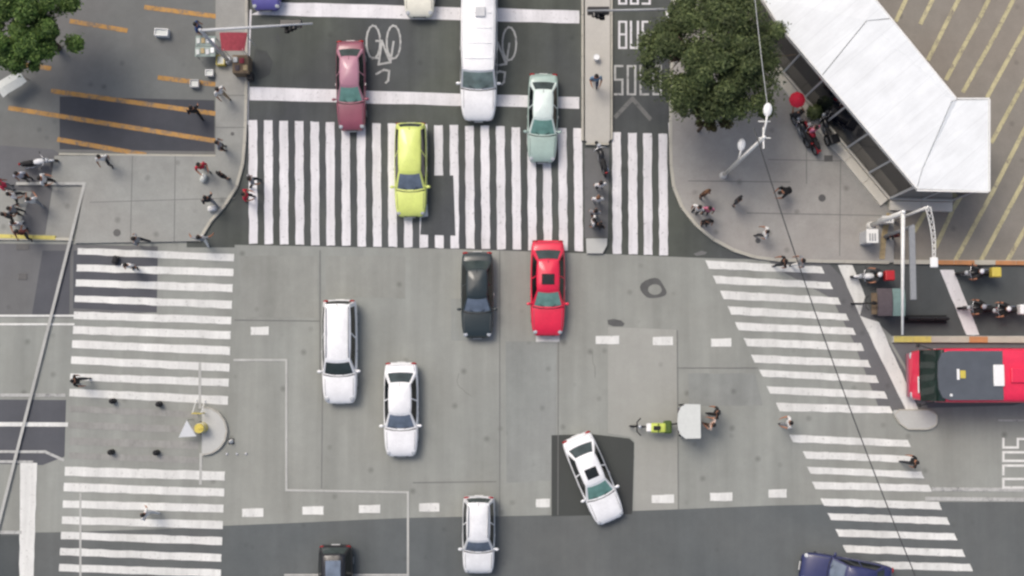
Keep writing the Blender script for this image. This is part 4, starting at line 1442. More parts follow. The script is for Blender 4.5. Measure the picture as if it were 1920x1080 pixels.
    dele = [v for v in hb.bm.verts if v.co.z < -.035 or (v.co.x > .075 and v.co.z < .05)]
    bmesh.ops.delete(hb.bm, geom=dele, context='VERTS')
    ang = math.atan2(up.x, up.z)
    bmesh.ops.transform(hb.bm, matrix=Matrix.Translation(hc + up * .018 - fw * .012) @ Matrix.Rotation(ang, 4, 'Y'), verts=hb.bm.verts)
    hm = hb.mesh('hair', None, True)
    hm.materials.append(M['hair'])
    return me, hm, hc, up

PM = {}
cloth = {}
def cl_mat(c):
    if c not in cloth:
        cloth[c] = solid('cloth_%d_%d_%d' % c, c, .85, amp=.12, scale=9)
    return cloth[c]
WHITE, BLACK, GREY, DARK, PINK, REDC, BLUE, JEAN, TAN, BROWN = ((226, 226, 224), (26, 26, 28), (140, 142, 145), (48, 50, 54), (204, 120, 146),
                                                               (196, 32, 60), (108, 140, 168), (60, 70, 92), (160, 140, 110), (90, 66, 50))
def person(px, py, deg, kind, shirt, trousers, label, hair='hair', z=0.13, shoes=DARK, group=None, hat=None, s=1.0, foot=True):
    s *= 1.05
    if kind not in PM:
        PM[kind] = person_meshes(kind)
    me, hm, hc, up = PM[kind]
    p = P(px, py, 1.25)
    o = bpy.data.objects.new('person', me)
    COL.objects.link(o)
    o.location = (p.x, p.y, z)
    o.rotation_euler = (0, 0, R(deg))
    o.scale = (s, s, s)
    for i, m in enumerate((M['skin'], cl_mat(shirt), cl_mat(trousers), cl_mat(shoes))):
        o.material_slots[i].link = 'OBJECT'
        o.material_slots[i].material = m
    h = bpy.data.objects.new('hair' if not hat else hat[0], hm)
    COL.objects.link(h)
    h.parent = o
    h.material_slots[0].link = 'OBJECT'
    h.material_slots[0].material = M[hair] if not hat else cl_mat(hat[1])
    if hat and hat[0] == 'helmet':
        c = hc
        h.scale = (1.18, 1.18, 1.18)
        h.location = Vector(c) * (1 - 1.18)
    return tag(o, label, 'person', group)

GP = 'pedestrians around the junction'
person(192, 297, -80, 'walk', WHITE, DARK, 'person in white shirt walking at the edge of the left pavement', group=GP)
person(377, 312, -60, 'carry', REDC, GREY, 'person in bright red jacket carrying a pale bag', group=GP)
person(416, 329, 60, 'stand', BLACK, DARK, 'person in black next to the one in a red jacket', group=GP)
person(390, 374, 120, 'walk', DARK, GREY, 'person in dark grey walking near the rounded left kerb', group=GP)
person(411, 271, 10, 'stand', GREY, BLACK, 'person in grey standing by the corner of the dark patched car park', group=GP)
person(412, 172, -50, 'walk', WHITE, TAN, 'person in white shirt and pale trousers on the narrow upper pavement', group=GP)
person(362, 206, 110, 'walk', BLACK, BLACK, 'person all in black walking over the orange bay line', z=0.0, group=GP)
person(376, 447, 90, 'wide', GREY, WHITE, 'person in grey with arms spread at the foot of the left pavement', z=0.02, group=GP)
person(257, 450, 170, 'walk', GREY, DARK, 'person in grey stepping off the pavement above the left crosswalk', z=.13, group=GP)
person(240, 498, -90, 'stand', WHITE, DARK, 'person in white standing on the second stripe of the left crosswalk', z=.0, group=GP)
person(142, 714, 0, 'walk', BLACK, DARK, 'person in black stepping onto the left crosswalk from its outer edge', z=.0, group=GP)
person(273, 964, 150, 'walk', WHITE, WHITE, 'person in white walking on the lower left crosswalk', z=.0, group=GP)
person(1714, 866, 170, 'walk', BLACK, DARK, 'person in black leaving the right crosswalk', z=.0, group=GP)
person(1480, 792, 180, 'carry', WHITE, GREY, 'person in white beside the gap in the right crosswalk', z=.0, group=GP)
person(1435, 437, 160, 'walk', WHITE, DARK, 'person in white shirt alone in the lower middle of the right pavement', group=GP)
person(1383, 376, -40, 'stand', DARK, GREY, 'person in dark top next to the group with the pink shirt', group=GP)
person(1322, 362, -60, 'stand', BROWN, DARK, 'person with brown hair in brown at the back of the pavement group', hair='hair_brown', group=GP)
person(1328, 393, -100, 'stand', PINK, DARK, 'person in pink shirt in the group near the right kerb', group=GP)
person(1326, 416, -90, 'stand', BLACK, BLACK, 'person all in black in front of the pink shirt', group=GP)
person(1309, 391, -120, 'stand', WHITE, BLACK, 'person in white top and black trousers left of the pink shirt', group=GP)
person(1482, 355, 200, 'bend', BLACK, DARK, 'person in black bending over beside the overhead cable', group=GP)
person(1470, 491, 180, 'walk', BLACK, DARK, 'person in black at the top stripe of the right crosswalk', z=.0, group=GP)
person(1503, 490, 180, 'walk', GREY, WHITE, 'person in grey following one in black onto the right crosswalk', z=.0, group=GP)
person(470, 337, 20, 'walk', GREY, BLACK, 'person in grey stepping off the left kerb beside a red top', z=.0, group=GP)
person(459, 366, 0, 'carry', REDC, DARK, 'person in dark red entering the upper zebra crossing', z=.0, group=GP)
person(1126, 346, 100, 'stand', WHITE, BLACK, 'person in white topmost in the queue on the refuge', z=.012, group=GP)
person(1121, 373, 90, 'stand', WHITE, GREY, 'person in white second in the queue on the refuge', hair='hair_brown', z=.012, group=GP)
person(1116, 398, 80, 'stand', GREY, DARK, 'person in grey third in the queue on the refuge', z=.012, group=GP)
person(1113, 414, 170, 'stand', WHITE, DARK, 'person in white by the pale block at the end of the refuge', z=.012, group=GP)
person(1124, 422, 60, 'stand', BLACK, BLACK, 'person in black by the pale block at the end of the refuge', z=.012, group=GP)
person(1117, 148, -90, 'carry', BLUE, JEAN, 'person in pale blue on the upper concrete median', z=.16, group=GP)
person(1336, 796, 150, 'carry', (190, 170, 160), BROWN, 'person in pale top pushing the white canopied cart', z=.0, group=GP)
person(1344, 774, 170, 'walk', BLACK, BLACK, 'person in black walking behind the white canopied cart', z=.0, group=GP)
person(1526, 243, 120, 'stand', PINK, DARK, 'person in pink beside the motorcycles under the shrub', group=GP)
person(1497, 214, 100, 'carry', DARK, DARK, 'person in dark clothes holding the red umbrella', group=GP)
person(1682, 440, -90, 'stand', (92, 30, 36), DARK, 'person in maroon next to the white signal mast', group=GP)
person(370, 50, 0, 'stand', (52, 80, 130), DARK, 'person in blue in the upper car park by the grey mast', z=0.0, group=GP)
person(37, 328, -70, 'stand', (186, 190, 200), DARK, 'person in pale grey left of the black and white motorcycle', z=.015, group=GP)
person(80, 337, 0, 'carry', WHITE, BLACK, 'person in white holding something at the painted corner line', z=.012, group=GP)
person(4, 346, 20, 'stand', (214, 60, 90), GREY, 'person in rose red cut by the left edge of the view', z=.012, group=GP)
person(22, 366, 40, 'walk', WHITE, DARK, 'person in white topmost in the row above the yellow kerb', z=.012, group=GP)
person(59, 376, 110, 'carry', WHITE, GREY, 'person in white alone right of the row above the yellow kerb', z=.012, group=GP)
person(23, 393, -30, 'stand', GREY, DARK, 'person in grey in the middle of the row above the yellow kerb', z=.012, group=GP)
person(12, 404, 60, 'walk', DARK, DARK, 'person in dark clothes at the left of the row above the yellow kerb', z=.012, group=GP)
person(30, 419, -90, 'carry', WHITE, WHITE, 'person all in white nearest the yellow kerb', z=.012, group=GP)
person(40, 436, -90, 'walk', (92, 40, 40), DARK, 'person in maroon stepping over the yellow kerb', z=.13, group=GP)
GRD = 'riders on the side road'
person(1648, 516, 180, 'ride', DARK, DARK, 'rider in dark clothes and white helmet on the white motorcycle with red box', z=.0, hat=('helmet', (226, 226, 228)), group=GRD)
person(1838, 510, 180, 'ride', BLACK, DARK, 'rider in black with white helmet on the motorcycle with yellow box', z=.0, hat=('helmet', (220, 222, 226)), group=GRD)
person(1842, 576, 178, 'ride', BLACK, BLACK, 'rider in black with grey helmet on the foremost black motorcycle', z=.0, hat=('helmet', (150, 152, 160)), group=GRD)
person(1888, 580, 182, 'ride', BLACK, BLACK, 'rider in black with white helmet on the rear black motorcycle', z=.0, hat=('helmet', (230, 230, 232)), group=GRD)
for (px, py, c, lb) in ((382, 334, (210, 214, 210), 'pale fabric bag beside the person in the red jacket'), (398, 391, (228, 228, 226), 'white plastic bag on the rounded left pavement'),
                        (215, 487, (50, 50, 52), 'small black bag on the top of the left crosswalk')):
    p = P(px, py, .3)
    z0 = .13 if py < 460 else .015
    b = empty('bag', (p.x, p.y, z0), R(random.uniform(0, 90)), lb, 'bag')
    MB().box((0, 0, .18), (.42, .26, .36), bev=.09, seg=3).build('pouch', cl_mat(c), b, smooth=True)
    MB().tube([(-.12, 0, .33), (-.08, .03, .5), (.08, .03, .5), (.12, 0, .33)], .012, 5).build('strap', cl_mat(c), b)

# ------------------------------------------------------------------ street furniture
def umbrella(px, py):
    p = P(px, py, 2.2)
    root = empty('umbrella', (p.x, p.y, 1.2), 0, 'bright red round umbrella beside the pavilion ledge', 'umbrella')
    mb = MB()
    n = 8
    rows = []
    for k in range(5):
        t = k / 4
        rows.append([(math.cos(2 * math.pi * i / 16) * .40 * t * (1 - .05 * (i % 2) * t), math.sin(2 * math.pi * i / 16) * .40 * t * (1 - .05 * (i % 2) * t), 1.0 - .24 * t * t + .01 * (i % 2)) for i in range(17)])
    mb.grid(rows)
    mb.grid([[(x, y, z - .012) for x, y, z in r][::-1] for r in rows])
    mb.build('canopy', M['red'], root, angle=30)
    MB().cyl((0, 0, .05), (0, 0, 1.05), .012, seg=6).build('shaft', M['steel_grey'], root)
    MB().torus((.05, 0, .06), .05, .012, 'Y', 12, 5).build('handle', M['black'], root)
umbrella(1497, 185)

def lamp_post():
    b = P(1355, 330)
    t = P(1440, 205, 10.1)
    root = empty('street_lamp', (b.x, b.y, .13), 0, 'tall white street lamp with two lamp heads beside the large dark tree', 'street lamp')
    d = Vector((t.x - b.x, t.y - b.y, 0))
    MB().cyl((0, 0, 0), (0, 0, .35), .19, .15, 12).build('base', M['steel_white'], root)
    MB().cyl((0, 0, .3), (0, 0, 9.9), .11, .07, 12).build('pole', M['steel_white'], root, smooth=True)
    u = d.normalized()
    def head(zz, reach, name='lamp_head'):
        e = u * reach
        MB().tube([(0, 0, zz - .4), (e.x * .5, e.y * .5, zz), (e.x, e.y, zz + .05)], .045, 8).build('arm', M['steel_white'], root, smooth=True)
        h = MB().ell((e.x, e.y, zz), (.30, .19, .11), (0, 0, math.atan2(u.y, u.x)))
        ho = h.build('lamp_head', M['white'], root, smooth=True)
        MB().ell((e.x, e.y, zz - .05), (.2, .12, .08), (0, 0, math.atan2(u.y, u.x))).build('lens', M['lamp_clear'], ho, smooth=True)
    p2 = P(1385, 272, 4.4)
    head(4.4, max(.3, (Vector((p2.x - b.x, p2.y - b.y)).length)))
    head(9.9, max(.5, d.length))
    cb = MB()
    for k in (-.35, .35):
        cb.box((u.x * .35, u.y * .35 + k, 9.7), (.5, .04, .04))
    cb.box((0, 0, 9.7), (.06, .9, .06))
    cb.build('bracket', M['steel_white'], root)
    return root, Vector((b.x, b.y, 8.0))
lamp, lamp_top = lamp_post()

def cable(a, b, sag, r, label, mat='black', cuts=24):
    pts = []
    for i in range(cuts + 1):
        t = i / cuts
        p = a.lerp(b, t)
        pts.append(p - Vector((0, 0, sag * 4 * t * (1 - t))))
    o = MB().tube(pts, r, 6).build('overhead_cable', M[mat], smooth=True)
    return tag(o, label, 'cable')
ca = P(1414, 240, 9.8)
cb_ = P(1745, 1150, 8.0)
cable(ca, cb_, 1.0, .026, 'dark overhead cable slanting across the right crosswalk', 'cable')
cable(P(1410, -60, 9.8), P(1440, 204, 10.0), .15, .014, 'pale overhead cable crossing the large dark tree to the lamp', 'steel')

def signal_head(root, c, axis, n=3, mat='black_gloss'):
    """a traffic light body with visored lenses, facing down the road"""
    c = Vector(c)
    a = Vector(axis)
    body = MB().box(c, (.36 if abs(a.x) < .5 else .3 * n + .1, .3 * n + .1 if abs(a.y) > .5 else .34, .30), bev=.03, seg=1)
    h = body.build('signal_head', M[mat], root)
    for i in range(n):
        q = c + a * (i - (n - 1) / 2) * .3
        side = Vector((0, -1, 0)) if abs(a.x) > .5 else Vector((1, 0, 0))
        MB().cyl(q + side * .16, q + side * .34, .12, .125, 12, caps=False).cyl(q + side * .16, q + side * .175, .105, seg=12).build('lens_visor', M[mat], h)
    return h

def mast(base_px, end_px, z, mat, label, heads=(), r=.075, arm2=None):
    b = P(*base_px, 0)
    e = P(*end_px, z)
    root = empty('signal_mast', (b.x, b.y, .13), 0, label, 'traffic signal')
    z0 = z - .13
    ev = Vector((e.x - b.x, e.y - b.y, z0))
    MB().cyl((0, 0, 0), (0, 0, .3), .2, .17, 12).build('base', M[mat], root)
    MB().cyl((0, 0, .25), (0, 0, z0 + .1), r * 1.3, r, 12).build('pole', M[mat], root, smooth=True)
    top = Vector((0, 0, z0))
    MB().tube([top, top.lerp(ev, .35), ev], [r, r * .85, r * .55], 10).build('arm', M[mat], root, smooth=True)
    if arm2:
        MB().tube([(0, 0, z0 - .8), top.lerp(ev, .45) - Vector((0, 0, .05))], [r * .5, r * .4], 8).build('brace', M[mat], root, smooth=True)
    for px, py in heads:
        p = P(px, py, z - .3)
        signal_head(root, (p.x - b.x, p.y - b.y, z0 - .35), ev.normalized() if abs(ev.x) > abs(ev.y) else Vector((0, 1, 0)))
    return root
# bases are read where the mast meets the ground, ends where the arm stops
def ground_of(px, py, z):
    """plan coordinate of the ground point straight below (px,py) at height z"""
    p = P(px, py, z)
    ct, st = math.cos(TILT), math.sin(TILT)
    v = p - Vector((0, 0, 0))
    d = Vector((p.x, p.y, -CAM_H))
    f = d.y * st + CAM_H * ct
    return (960 + FPX * d.x / f, 540 - FPX * (d.y * ct - CAM_H * st) / f)
mast(ground_of(376, 57, 5.6), (586, 44), 5.6, 'steel', 'pale grey signal mast reaching over the upper left road edge', heads=((545, 44),))
mast(ground_of(1292, 17, 5.6), (1100, 20), 5.6, 'steel_grey', 'grey signal mast reaching over the bus lane lettering', heads=((1122, 20),))
m3 = mast(ground_of(1693, 398, 5.2), (1692, 628), 5.2, 'steel_white', 'white signal mast reaching over the side road beside the tan edging', r=.10)
# second, greyer arm parallel to the white one
def grey_mast():
    b = P(*ground_of(1712, 424, 4.4))
    e = P(1710, 562, 4.4)
    root = empty('sign_mast', (b.x, b.y, .02), 0, 'flat grey arm mast parallel to the white signal mast', 'mast')
    MB().cyl((0, 0, 0), (0, 0, 4.4), .09, .08, 10).build('pole', M['steel_grey'], root)
    ev = Vector((e.x - b.x, e.y - b.y, 4.38))
    MB().box((ev.x / 2, ev.y / 2, 4.38), (.28, abs(ev.y), .12), bev=.02, seg=1).build('arm', M['steel_grey'], root)
grey_mast()

def lattice_lamp():
    z = 5.0
    a = P(1740, 388, z)
    e = P(1751, 488, z)
    root = empty('lattice_lamp', (a.x, a.y, .02), 0, 'white lattice arm with a boxy lamp above the right car park kerb', 'lamp')
    MB().cyl((0, 0, 0), (0, 0, z - .02), .08, .06, 10).build('pole', M['steel_white'], root, smooth=True)
    v = Vector((e.x - a.x, e.y - a.y, 0))
    n = Vector((-v.y, v.x, 0)).normalized() * .12
    k = 9
    tr = MB()
    top, bot = [], []
    for i in range(k + 1):
        t = i / k
        c = Vector((v.x * t - .10 * math.sin(t * math.pi) * -1, v.y * t, z - .02))
        w = 1.0 - .55 * t
        top.append(c + n * w)
        bot.append(c - n * w)
    tr.tube(top, .02, 5)
    tr.tube(bot, .02, 5)
    for i in range(k):
        tr.tube([top[i], bot[i + 1]], .013, 4)
        tr.tube([bot[i], top[i + 1]], .013, 4)
    tr.build('lattice_arm', M['steel_white'], root, smooth=True)
    h = MB().box((v.x, v.y - .1, z - .02), (.34, .46, .16), bev=.04).build('lamp_head', M['white'], root)
    MB().box((v.x, v.y - .1, z - .115), (.26, .36, .03)).build('lens', M['lamp_clear'], h)
lattice_lamp()

# utility cabinet on the right pavement
def cabinet(px, py, w, d, h, label, mat='steel', z=.13):
    p = P(px, py, h)
    root = empty('utility_cabinet', (p.x, p.y, z), 0, label, 'cabinet')
    MB().box((0, 0, h / 2), (w, d, h), bev=.02, seg=1).build('case', M[mat], root)
    MB().box((0, -d / 2 - .012, h * .5), (w * .82, .02, h * .78), bev=.006, seg=1).build('door', M[mat], root)
    MB().box((0, 0, h + .02), (w + .08, d + .08, .04), bev=.01, seg=1).build('lid', M['steel_white'], root)
    for k in (-1, 0, 1):
        MB().box((k * w * .25, -d * .1, h + .055), (w * .12, d * .6, .03)).build('lid_rib', M['steel_grey'], root)
cabinet(1634, 443, .5, .6, 1.3, 'grey utility cabinet with ribbed lid on the right pavement')
cabinet(1663, 412, .5, .28, .9, 'small white cabinet at the top of the tan edging', 'white')

# tan edging beside the car park
ed = MB()
eo = empty('tan_edging', kind='structure')
pts = [(1668, 400), (1662, 420), (1657, 445), (1655, 468), (1654, 486)]
for a, b in zip(pts, pts[1:]):
    for k in range(2):
        p0 = P(a[0] + (b[0] - a[0]) * k / 2, a[1] + (b[1] - a[1]) * k / 2, .15).xy
        p1 = P(a[0] + (b[0] - a[0]) * (k + 1) / 2, a[1] + (b[1] - a[1]) * (k + 1) / 2, .15).xy
        v = p1 - p0
        o = MB().box((0, 0, 0), (v.length - .01, .26, .18), bev=.01, seg=1).build('edging_block', M['tan'], eo)
        o.location = (*((p0 + p1) / 2), .085)
        o.rotation_euler = (0, 0, math.atan2(v.y, v.x))

# crash drum, warning triangle, cones and bollards round the left island
def drum():
    p = P(374, 803, .8)
    root = empty('traffic_drum', (p.x, p.y, .02), 0, 'yellow traffic drum at the flat side of the left island', 'traffic drum')
    MB().cyl((0, 0, 0), (0, 0, .9), .27, .23, 18).build('barrel', M['yellow_plastic'], root, angle=40)
    MB().torus((0, 0, .45), .25, .012, 'Z', 20, 5).torus((0, 0, .7), .24, .012, 'Z', 20, 5).build('band', M['white'], root)
    MB().cyl((0, 0, 0), (0, 0, .07), .34, .34, 18).build('base', M['black'], root)
    MB().box((.06, 0, .93), (.2, .08, .06), bev=.02).build('handle', M['yellow_plastic'], root)
drum()
def tri():
    a, b, c = P(350, 788, 1.15), P(335, 820, .75), P(368, 818, .75)
    ctr = (a + b + c) / 3
    root = empty('warning_sign', (ctr.x, ctr.y, .015), 0, 'white triangular sign tilted beside the yellow drum', 'sign')
    o = Vector((ctr.x, ctr.y, .015))
    mb = MB()
    q = [p - o for p in (a, b, c)]
    nn = (q[1] - q[0]).cross(q[2] - q[0]).normalized()
    vt = [mb.bm.verts.new(p) for p in q]
    vb = [mb.bm.verts.new(p - nn * .03) for p in q]
    mb.bm.faces.new(vt)
    mb.bm.faces.new(vb[::-1])
    for i in range(3):
        mb.bm.faces.new((vt[i], vb[i], vb[(i + 1) % 3], vt[(i + 1) % 3]))
    mb.build('sign_face', M['white'], root)
    lg = MB()
    for p in q:
        lg.cyl(p - nn * .03, (p.x * .9, p.y * .9 + .05, 0), .018, seg=6)
    lg.build('stand', M['steel_grey'], root)
tri()
rail = empty('barrier', P(376, 778).xy.to_3d(), 0, 'low yellow steel barrier above the drum on the left island', 'barrier')
for dx in (-.2, .22):
    MB().cyl((dx, .1, 0), (dx, .1, .85), .03, seg=8).build('post', M['yellow_plastic'], rail)
MB().tube([(-.2, .1, .82), (.22, .1, .82)], .028, 8).build('rail', M['yellow_plastic'], rail)
for dx in (-.2, .22):
    MB().tube([(dx, .1, .8), (dx, .75, .05)], .022, 8).build('brace', M['steel_white'], rail)
def cone(px, py, s, label):
    p = P(px, py, .2)
    root = empty('traffic_cone', (p.x, p.y, 0.012), 0, label, 'cone')
    MB().cyl((0, 0, .03), (0, 0, .5 * s), .14 * s, .03, 14).build('cone_body', M['white'], root, smooth=False)
    MB().box((0, 0, .015), (.34 * s, .34 * s, .03), bev=.008, seg=1).build('foot', M['black'], root)
cone(432, 828, .8, 'white cone beside the round edge of the left island')
for i, (px, lb) in enumerate(((425, 'pale bollard stud nearest the left island'), (444, 'pale bollard stud in the middle of three below the island'), (461, 'pale bollard stud farthest right below the island'))):
    p = P(px, 851, .05)
    r_ = empty('road_stud', (p.x, p.y, .01), 0, lb, 'road stud', 'studs below the left island')
    MB().ell((0, 0, .02), (.055, .055, .04), None, 10, 6).build('dome', M['steel'], r_, smooth=True)
    MB().cyl((0, 0, 0), (0, 0, .02), .07, seg=12).build('base', M['steel_grey'], r_)
for (px, py, lb) in ((210, 752, 'black rubber bollard by the last upper stripe, left one'), (297, 758, 'black rubber bollard by the last upper stripe, right one'),
                     (207, 848, 'black rubber bollard above the lower stripes, left one'), (292, 849, 'black rubber bollard above the lower stripes, right one')):
    p = P(px, py, .3)
    r_ = empty('bollard', (p.x, p.y, .01), 0, lb, 'bollard', 'black bollards between the crosswalk halves')
    MB().cyl((0, 0, 0), (0, 0, .42), .14, .12, 14).build('post', M['black'], r_)
    MB().ell((0, 0, .42), (.12, .12, .06), None, 12, 6).build('cap', M['black'], r_, smooth=True)
    MB().torus((0, 0, .3), .13, .01, 'Z', 14, 4).build('band', M['iron'], r_)

# vendor cart with the white canopy and its lime green front
def cart():
    p = P(1236, 800, .8)
    root = empty('cargo_tricycle', (p.x, p.y, 0), math.pi, 'lime green cargo tricycle with white canopy crossing the junction', 'tricycle')
    cx = -(P(1293, 790, 1.9).x - p.x)
    cy = -(P(1293, 790, 1.9).y - p.y)
    # canopy, rounded on its leading side
    pts = [(cx - .52, -.80), (cx - .52, .80), (cx + .2, .82), (cx + .42, .66), (cx + .55, .38), (cx + .58, 0), (cx + .55, -.38), (cx + .42, -.66), (cx + .2, -.82)]
    pts = [(x, y + cy) for x, y in pts]
    mb = MB().prism(pts, 1.86, 1.92)
    mb.build('canopy', M['pale_cloth'], root)
    for x in (cx - .45, cx + .35):
        for y in (-.6, .6):
            MB().cyl((x, y + cy, .55), (x, y + cy, 1.87), .022, seg=6).build('canopy_post', M['steel_grey'], root)
    MB().box((cx - .05, cy, .62), (.85, 1.2, .16), bev=.03).build('bench', M['plum_cloth'], root)
    MB().box((cx - .40, cy, .95), (.08, 1.2, .5), bev=.03).build('backrest', M['plum_cloth'], root)
    for s in (-1, 1):
        w = MB().torus((0, 0, 0), .33, .035, 'Y', 20, 6).build('wheel', M['black'], root, smooth=True)
        w.location = (cx - .05, cy + s * .74, .365)
        sp = MB()
        for k in range(8):
            a = k * math.pi / 4
            sp.cyl((0, 0, 0), (.32 * math.cos(a), 0, .32 * math.sin(a)), .005, seg=4)
        sp.build('rim', M['steel_grey'], w)
    w = MB().torus((0, 0, 0), .29, .045, 'Y', 20, 6).build('wheel', M['black'], root, smooth=True)
    w.location = (1.08, 0, .335)
    fr = MB()
    fr.tube([(1.08, 0, .34), (.85, 0, .95)], .03, 7)
    fr.tube([(.85, 0, .85), (.2, 0, .5), (cx + .2, cy * .5, .42)], .04, 7)
    fr.build('frame', M['black_gloss'], root)
    MB().tube([(.92, -.42, 1.02), (1.10, -.22, 1.06), (1.10, .22, 1.06), (.92, .42, 1.02)], .028, 6).build('handlebar', M['black'], root, smooth=True)
    MB().box((.05, .06, .74), (.75, .46, .34), bev=.10, seg=3).build('front_body', M['lime'], root, smooth=True)
    MB().box((-.42, .02, .66), (.40, .62, .30), bev=.08).build('side_box', M['lime_dark'], root)
    MB().box((.50, .04, .82), (.24, .40, .14), bev=.05).build('nose', M['white'], root)
    MB().box((.12, .06, .94), (.34, .2, .08), bev=.03).build('saddle', M['black'], root)
    MB().box((.05, .06, .925), (.06, .42, .03)).build('trim', M['lime_dark'], root)
    MB().ell((.95, 0, .92), (.09, .1, .1)).build('headlight', M['lamp_clear'], root, smooth=True)
cart()

def rickshaw():
    p = P(1652, 568, 1.0)
    root = empty('cycle_rickshaw', (p.x, p.y, 0), math.pi, 'covered cycle rickshaw with plum and teal canopy at the right stop line', 'rickshaw')
    for y, nm in ((-.55, 'wheel'), (.55, 'wheel')):
        w = MB().torus((0, 0, 0), .33, .035, 'Y', 20, 6).build('wheel', M['black'], root, smooth=True)
        w.location = (-.6, y, .365)
    w = MB().torus((0, 0, 0), .33, .03, 'Y', 20, 6).build('wheel', M['black'], root, smooth=True)
    w.location = (.95, 0, .36)
    # canopy cloths stretched between hoops
    def hoop_cloth(x0, x1, mat, z=1.85):
        rows = []
        for k in range(7):
            t = k / 6 * 2 - 1
            rows.append([(x0, t * .66, z - .12 * t * t), (x1, t * .66, z - .02 - .12 * t * t)])
        MB().slab_grid(rows, .02).build('canopy_cloth', M[mat], root)
    hoop_cloth(-.30, .42, 'plum_cloth')
    hoop_cloth(-.98, -.32, 'teal_cloth', 1.80)
    for x in (-.95, -.31, .40):
        pts = [(x, -.66, .5), (x, -.67, 1.7), (x, -.3, 1.80), (x, 0, 1.82), (x, .3, 1.80), (x, .67, 1.7), (x, .66, .5)]
        MB().tube(pts, .02, 6).build('hoop', M['black_gloss'], root, smooth=True)
    MB().box((-.6, 0, .62), (.6, 1.0, .14), bev=.03).build('bench', M['plum_cloth'], root)
    MB().box((-.3, 0, .42), (1.2, 1.05, .06)).build('floor_board', M['wood'], root)
    fr = MB()
    fr.tube([(.95, 0, .36), (.78, 0, 1.0)], .025, 7)
    fr.tube([(.8, 0, .9), (.3, 0, .45), (-.5, 0, .4)], .03, 7)
    fr.build('frame', M['black_gloss'], root)
    MB().tube([(.60, -.36, 1.04), (.76, -.2, 1.08), (.76, .2, 1.08), (.60, .36, 1.04)], .018, 6).build('handlebar', M['black'], root)
    MB().ell((.32, 0, .92), (.16, .10, .05)).build('saddle', M['black'], root, smooth=True)
rickshaw()

def barrier():
    p = P(1738, 598, .4)
    root = empty('barrier', (p.x, p.y, .012), 0, 'low black barrier between the white signal mast and the second stop line', 'barrier')
    MB().prism([(-1.05, -.2), (1.05, -.2), (1.05, .2), (-1.05, .2)], 0, .16).build('foot', M['black'], root)
    for k in (-1, 0, 1):
        MB().box((k * .68, 0, .42), (.62, .16, .5), bev=.03).build('panel', M['black_gloss'], root)
    MB().tube([(-1.0, 0, .72), (1.0, 0, .72)], .035, 8).build('rail', M['black'], root)
barrier()
# newspaper stall with red awning and odds and ends at the upper left pavement
def stall():
    p = P(438, 78, 2.3)
    root = empty('street_stall', (p.x, p.y, .13), 0, 'street stall with faded red awning under the grey mast', 'stall')
    rows = [[(-.66, .42, 2.25), (-.2, .42, 2.30), (.2, .42, 2.30), (.68, .42, 2.25)], [(-.60, -.40, 2.0), (-.2, -.42, 2.06), (.2, -.42, 2.06), (.5, -.40, 2.0)]]
    MB().slab_grid(rows, .03).build('awning', M['red_awning'], root)
    for x, y in ((-.55, .38), (.58, .38), (-.5, -.36), (.42, -.36)):
        MB().cyl((x, y, 0), (x, y, 2.1 if y < 0 else 2.22), .02, seg=6).build('post', M['steel'], root)
    MB().box((.05, -.75, .42), (.8, .9, .84), bev=.02, seg=1).build('counter', M['wood'], root)
    for i, (x, y, m) in enumerate(((-.2, -.55, 'pale_cloth'), (.12, -.6, 'red_awning'), (.3, -.95, 'tan'), (-.1, -.95, 'plum_cloth'))):
        MB().box((x, y, .88), (.22, .26, .08), bev=.015, seg=1).build('goods_tray', M[m], root)
    MB().box((.42, -1.25, .25), (.3, .35, .5), bev=.03).build('stool', M['black'], root)
stall()
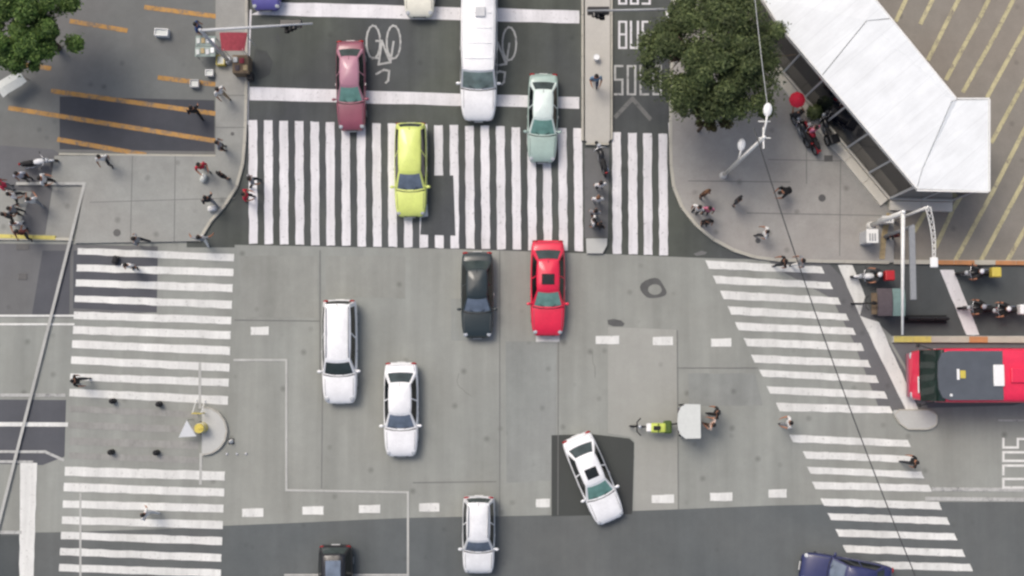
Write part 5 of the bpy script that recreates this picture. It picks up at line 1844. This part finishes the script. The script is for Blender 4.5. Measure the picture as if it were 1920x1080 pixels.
def crate(px, py, w, d, h, mat, label, z=.13, deg=0):
    p = P(px, py, h)
    root = empty('crate', (p.x, p.y, z), R(deg), label, 'crate')
    MB().box((0, 0, .02), (w, d, .04)).build('bottom', M[mat], root)
    for y in (-1, 1):
        MB().box((0, y * (d / 2 - .015), h / 2 + .02), (w, .03, h - .04)).build('side', M[mat], root)
    for x in (-1, 1):
        MB().box((x * (w / 2 - .015), 0, h / 2 + .02), (.03, d - .06, h - .04)).build('end', M[mat], root)
    MB().box((0, 0, h * .55), (w - .07, d - .07, h * .5), bev=.03).build('contents', M['pale_cloth'], root)
crate(414, 113, .42, .5, .4, 'yellow_plastic', 'yellow crate left of the red awning stall')
crate(393, 137, .38, .30, .3, 'white', 'white crate below left of the red awning stall')
crate(302, 60, .66, .36, .4, 'white', 'white crate alone in the upper left car park', z=.01, deg=-3)
crate(364, 156, .42, .36, .35, 'steel', 'pale grey crate near the end of the faded orange line', z=.01)
def table(px, py, label):
    p = P(px, py, .75)
    root = empty('stall_table', (p.x, p.y, .13), 0, label, 'table')
    MB().box((0, 0, .74), (1.0, .5, .04), bev=.01, seg=1).build('tabletop', M['table_cloth'], root)
    for x in (-.44, .44):
        for y in (-.2, .2):
            MB().cyl((x, y, 0), (x, y, .73), .02, seg=6).build('leg', M['steel_grey'], root)
    for k in range(4):
        MB().box((-.36 + k * .24, random.uniform(-.06, .06), .79), (.17, .26, .06), (0, 0, random.uniform(-.2, .2))).build('goods_tray', M[('pale_cloth', 'tan', 'steel', 'white')[k]], root)
table(387, 78, 'folding table with pale green cover left of the red awning stall')
table(386, 98, 'second folding table below the pale green one')
def tarp():
    p = P(20, 156, .9)
    root = empty('tarpaulin_shelter', (p.x, p.y, 0), R(35), 'pale tarpaulin shelter below the bright green tree', 'shelter')
    rows = [[(x, y, 1.0 - .25 * abs(y) - .06 * math.sin(x * 5)) for x in (-.7, -.35, 0, .35, .7)] for y in (-.38, 0, .38)]
    MB().slab_grid(rows, .015).build('sheet', M['pale_cloth'], root)
    for x in (-.65, .65):
        MB().cyl((x, 0, 0), (x, 0, .93), .02, seg=6).build('post', M['wood'], root)
tarp()
# spiky plant beds on the median would be hidden by the signal; litter and a post cap remain
p = P(1118, 109, .3)
lb = empty('litter_bin', (p.x, p.y, .16), 0, 'small white bin on the upper median', 'bin')
MB().cyl((0, 0, 0), (0, 0, .35), .12, .15, 12).build('bucket', M['white'], lb)
MB().torus((0, 0, .35), .15, .015, 'Z', 14, 5).build('rim', M['steel'], lb)
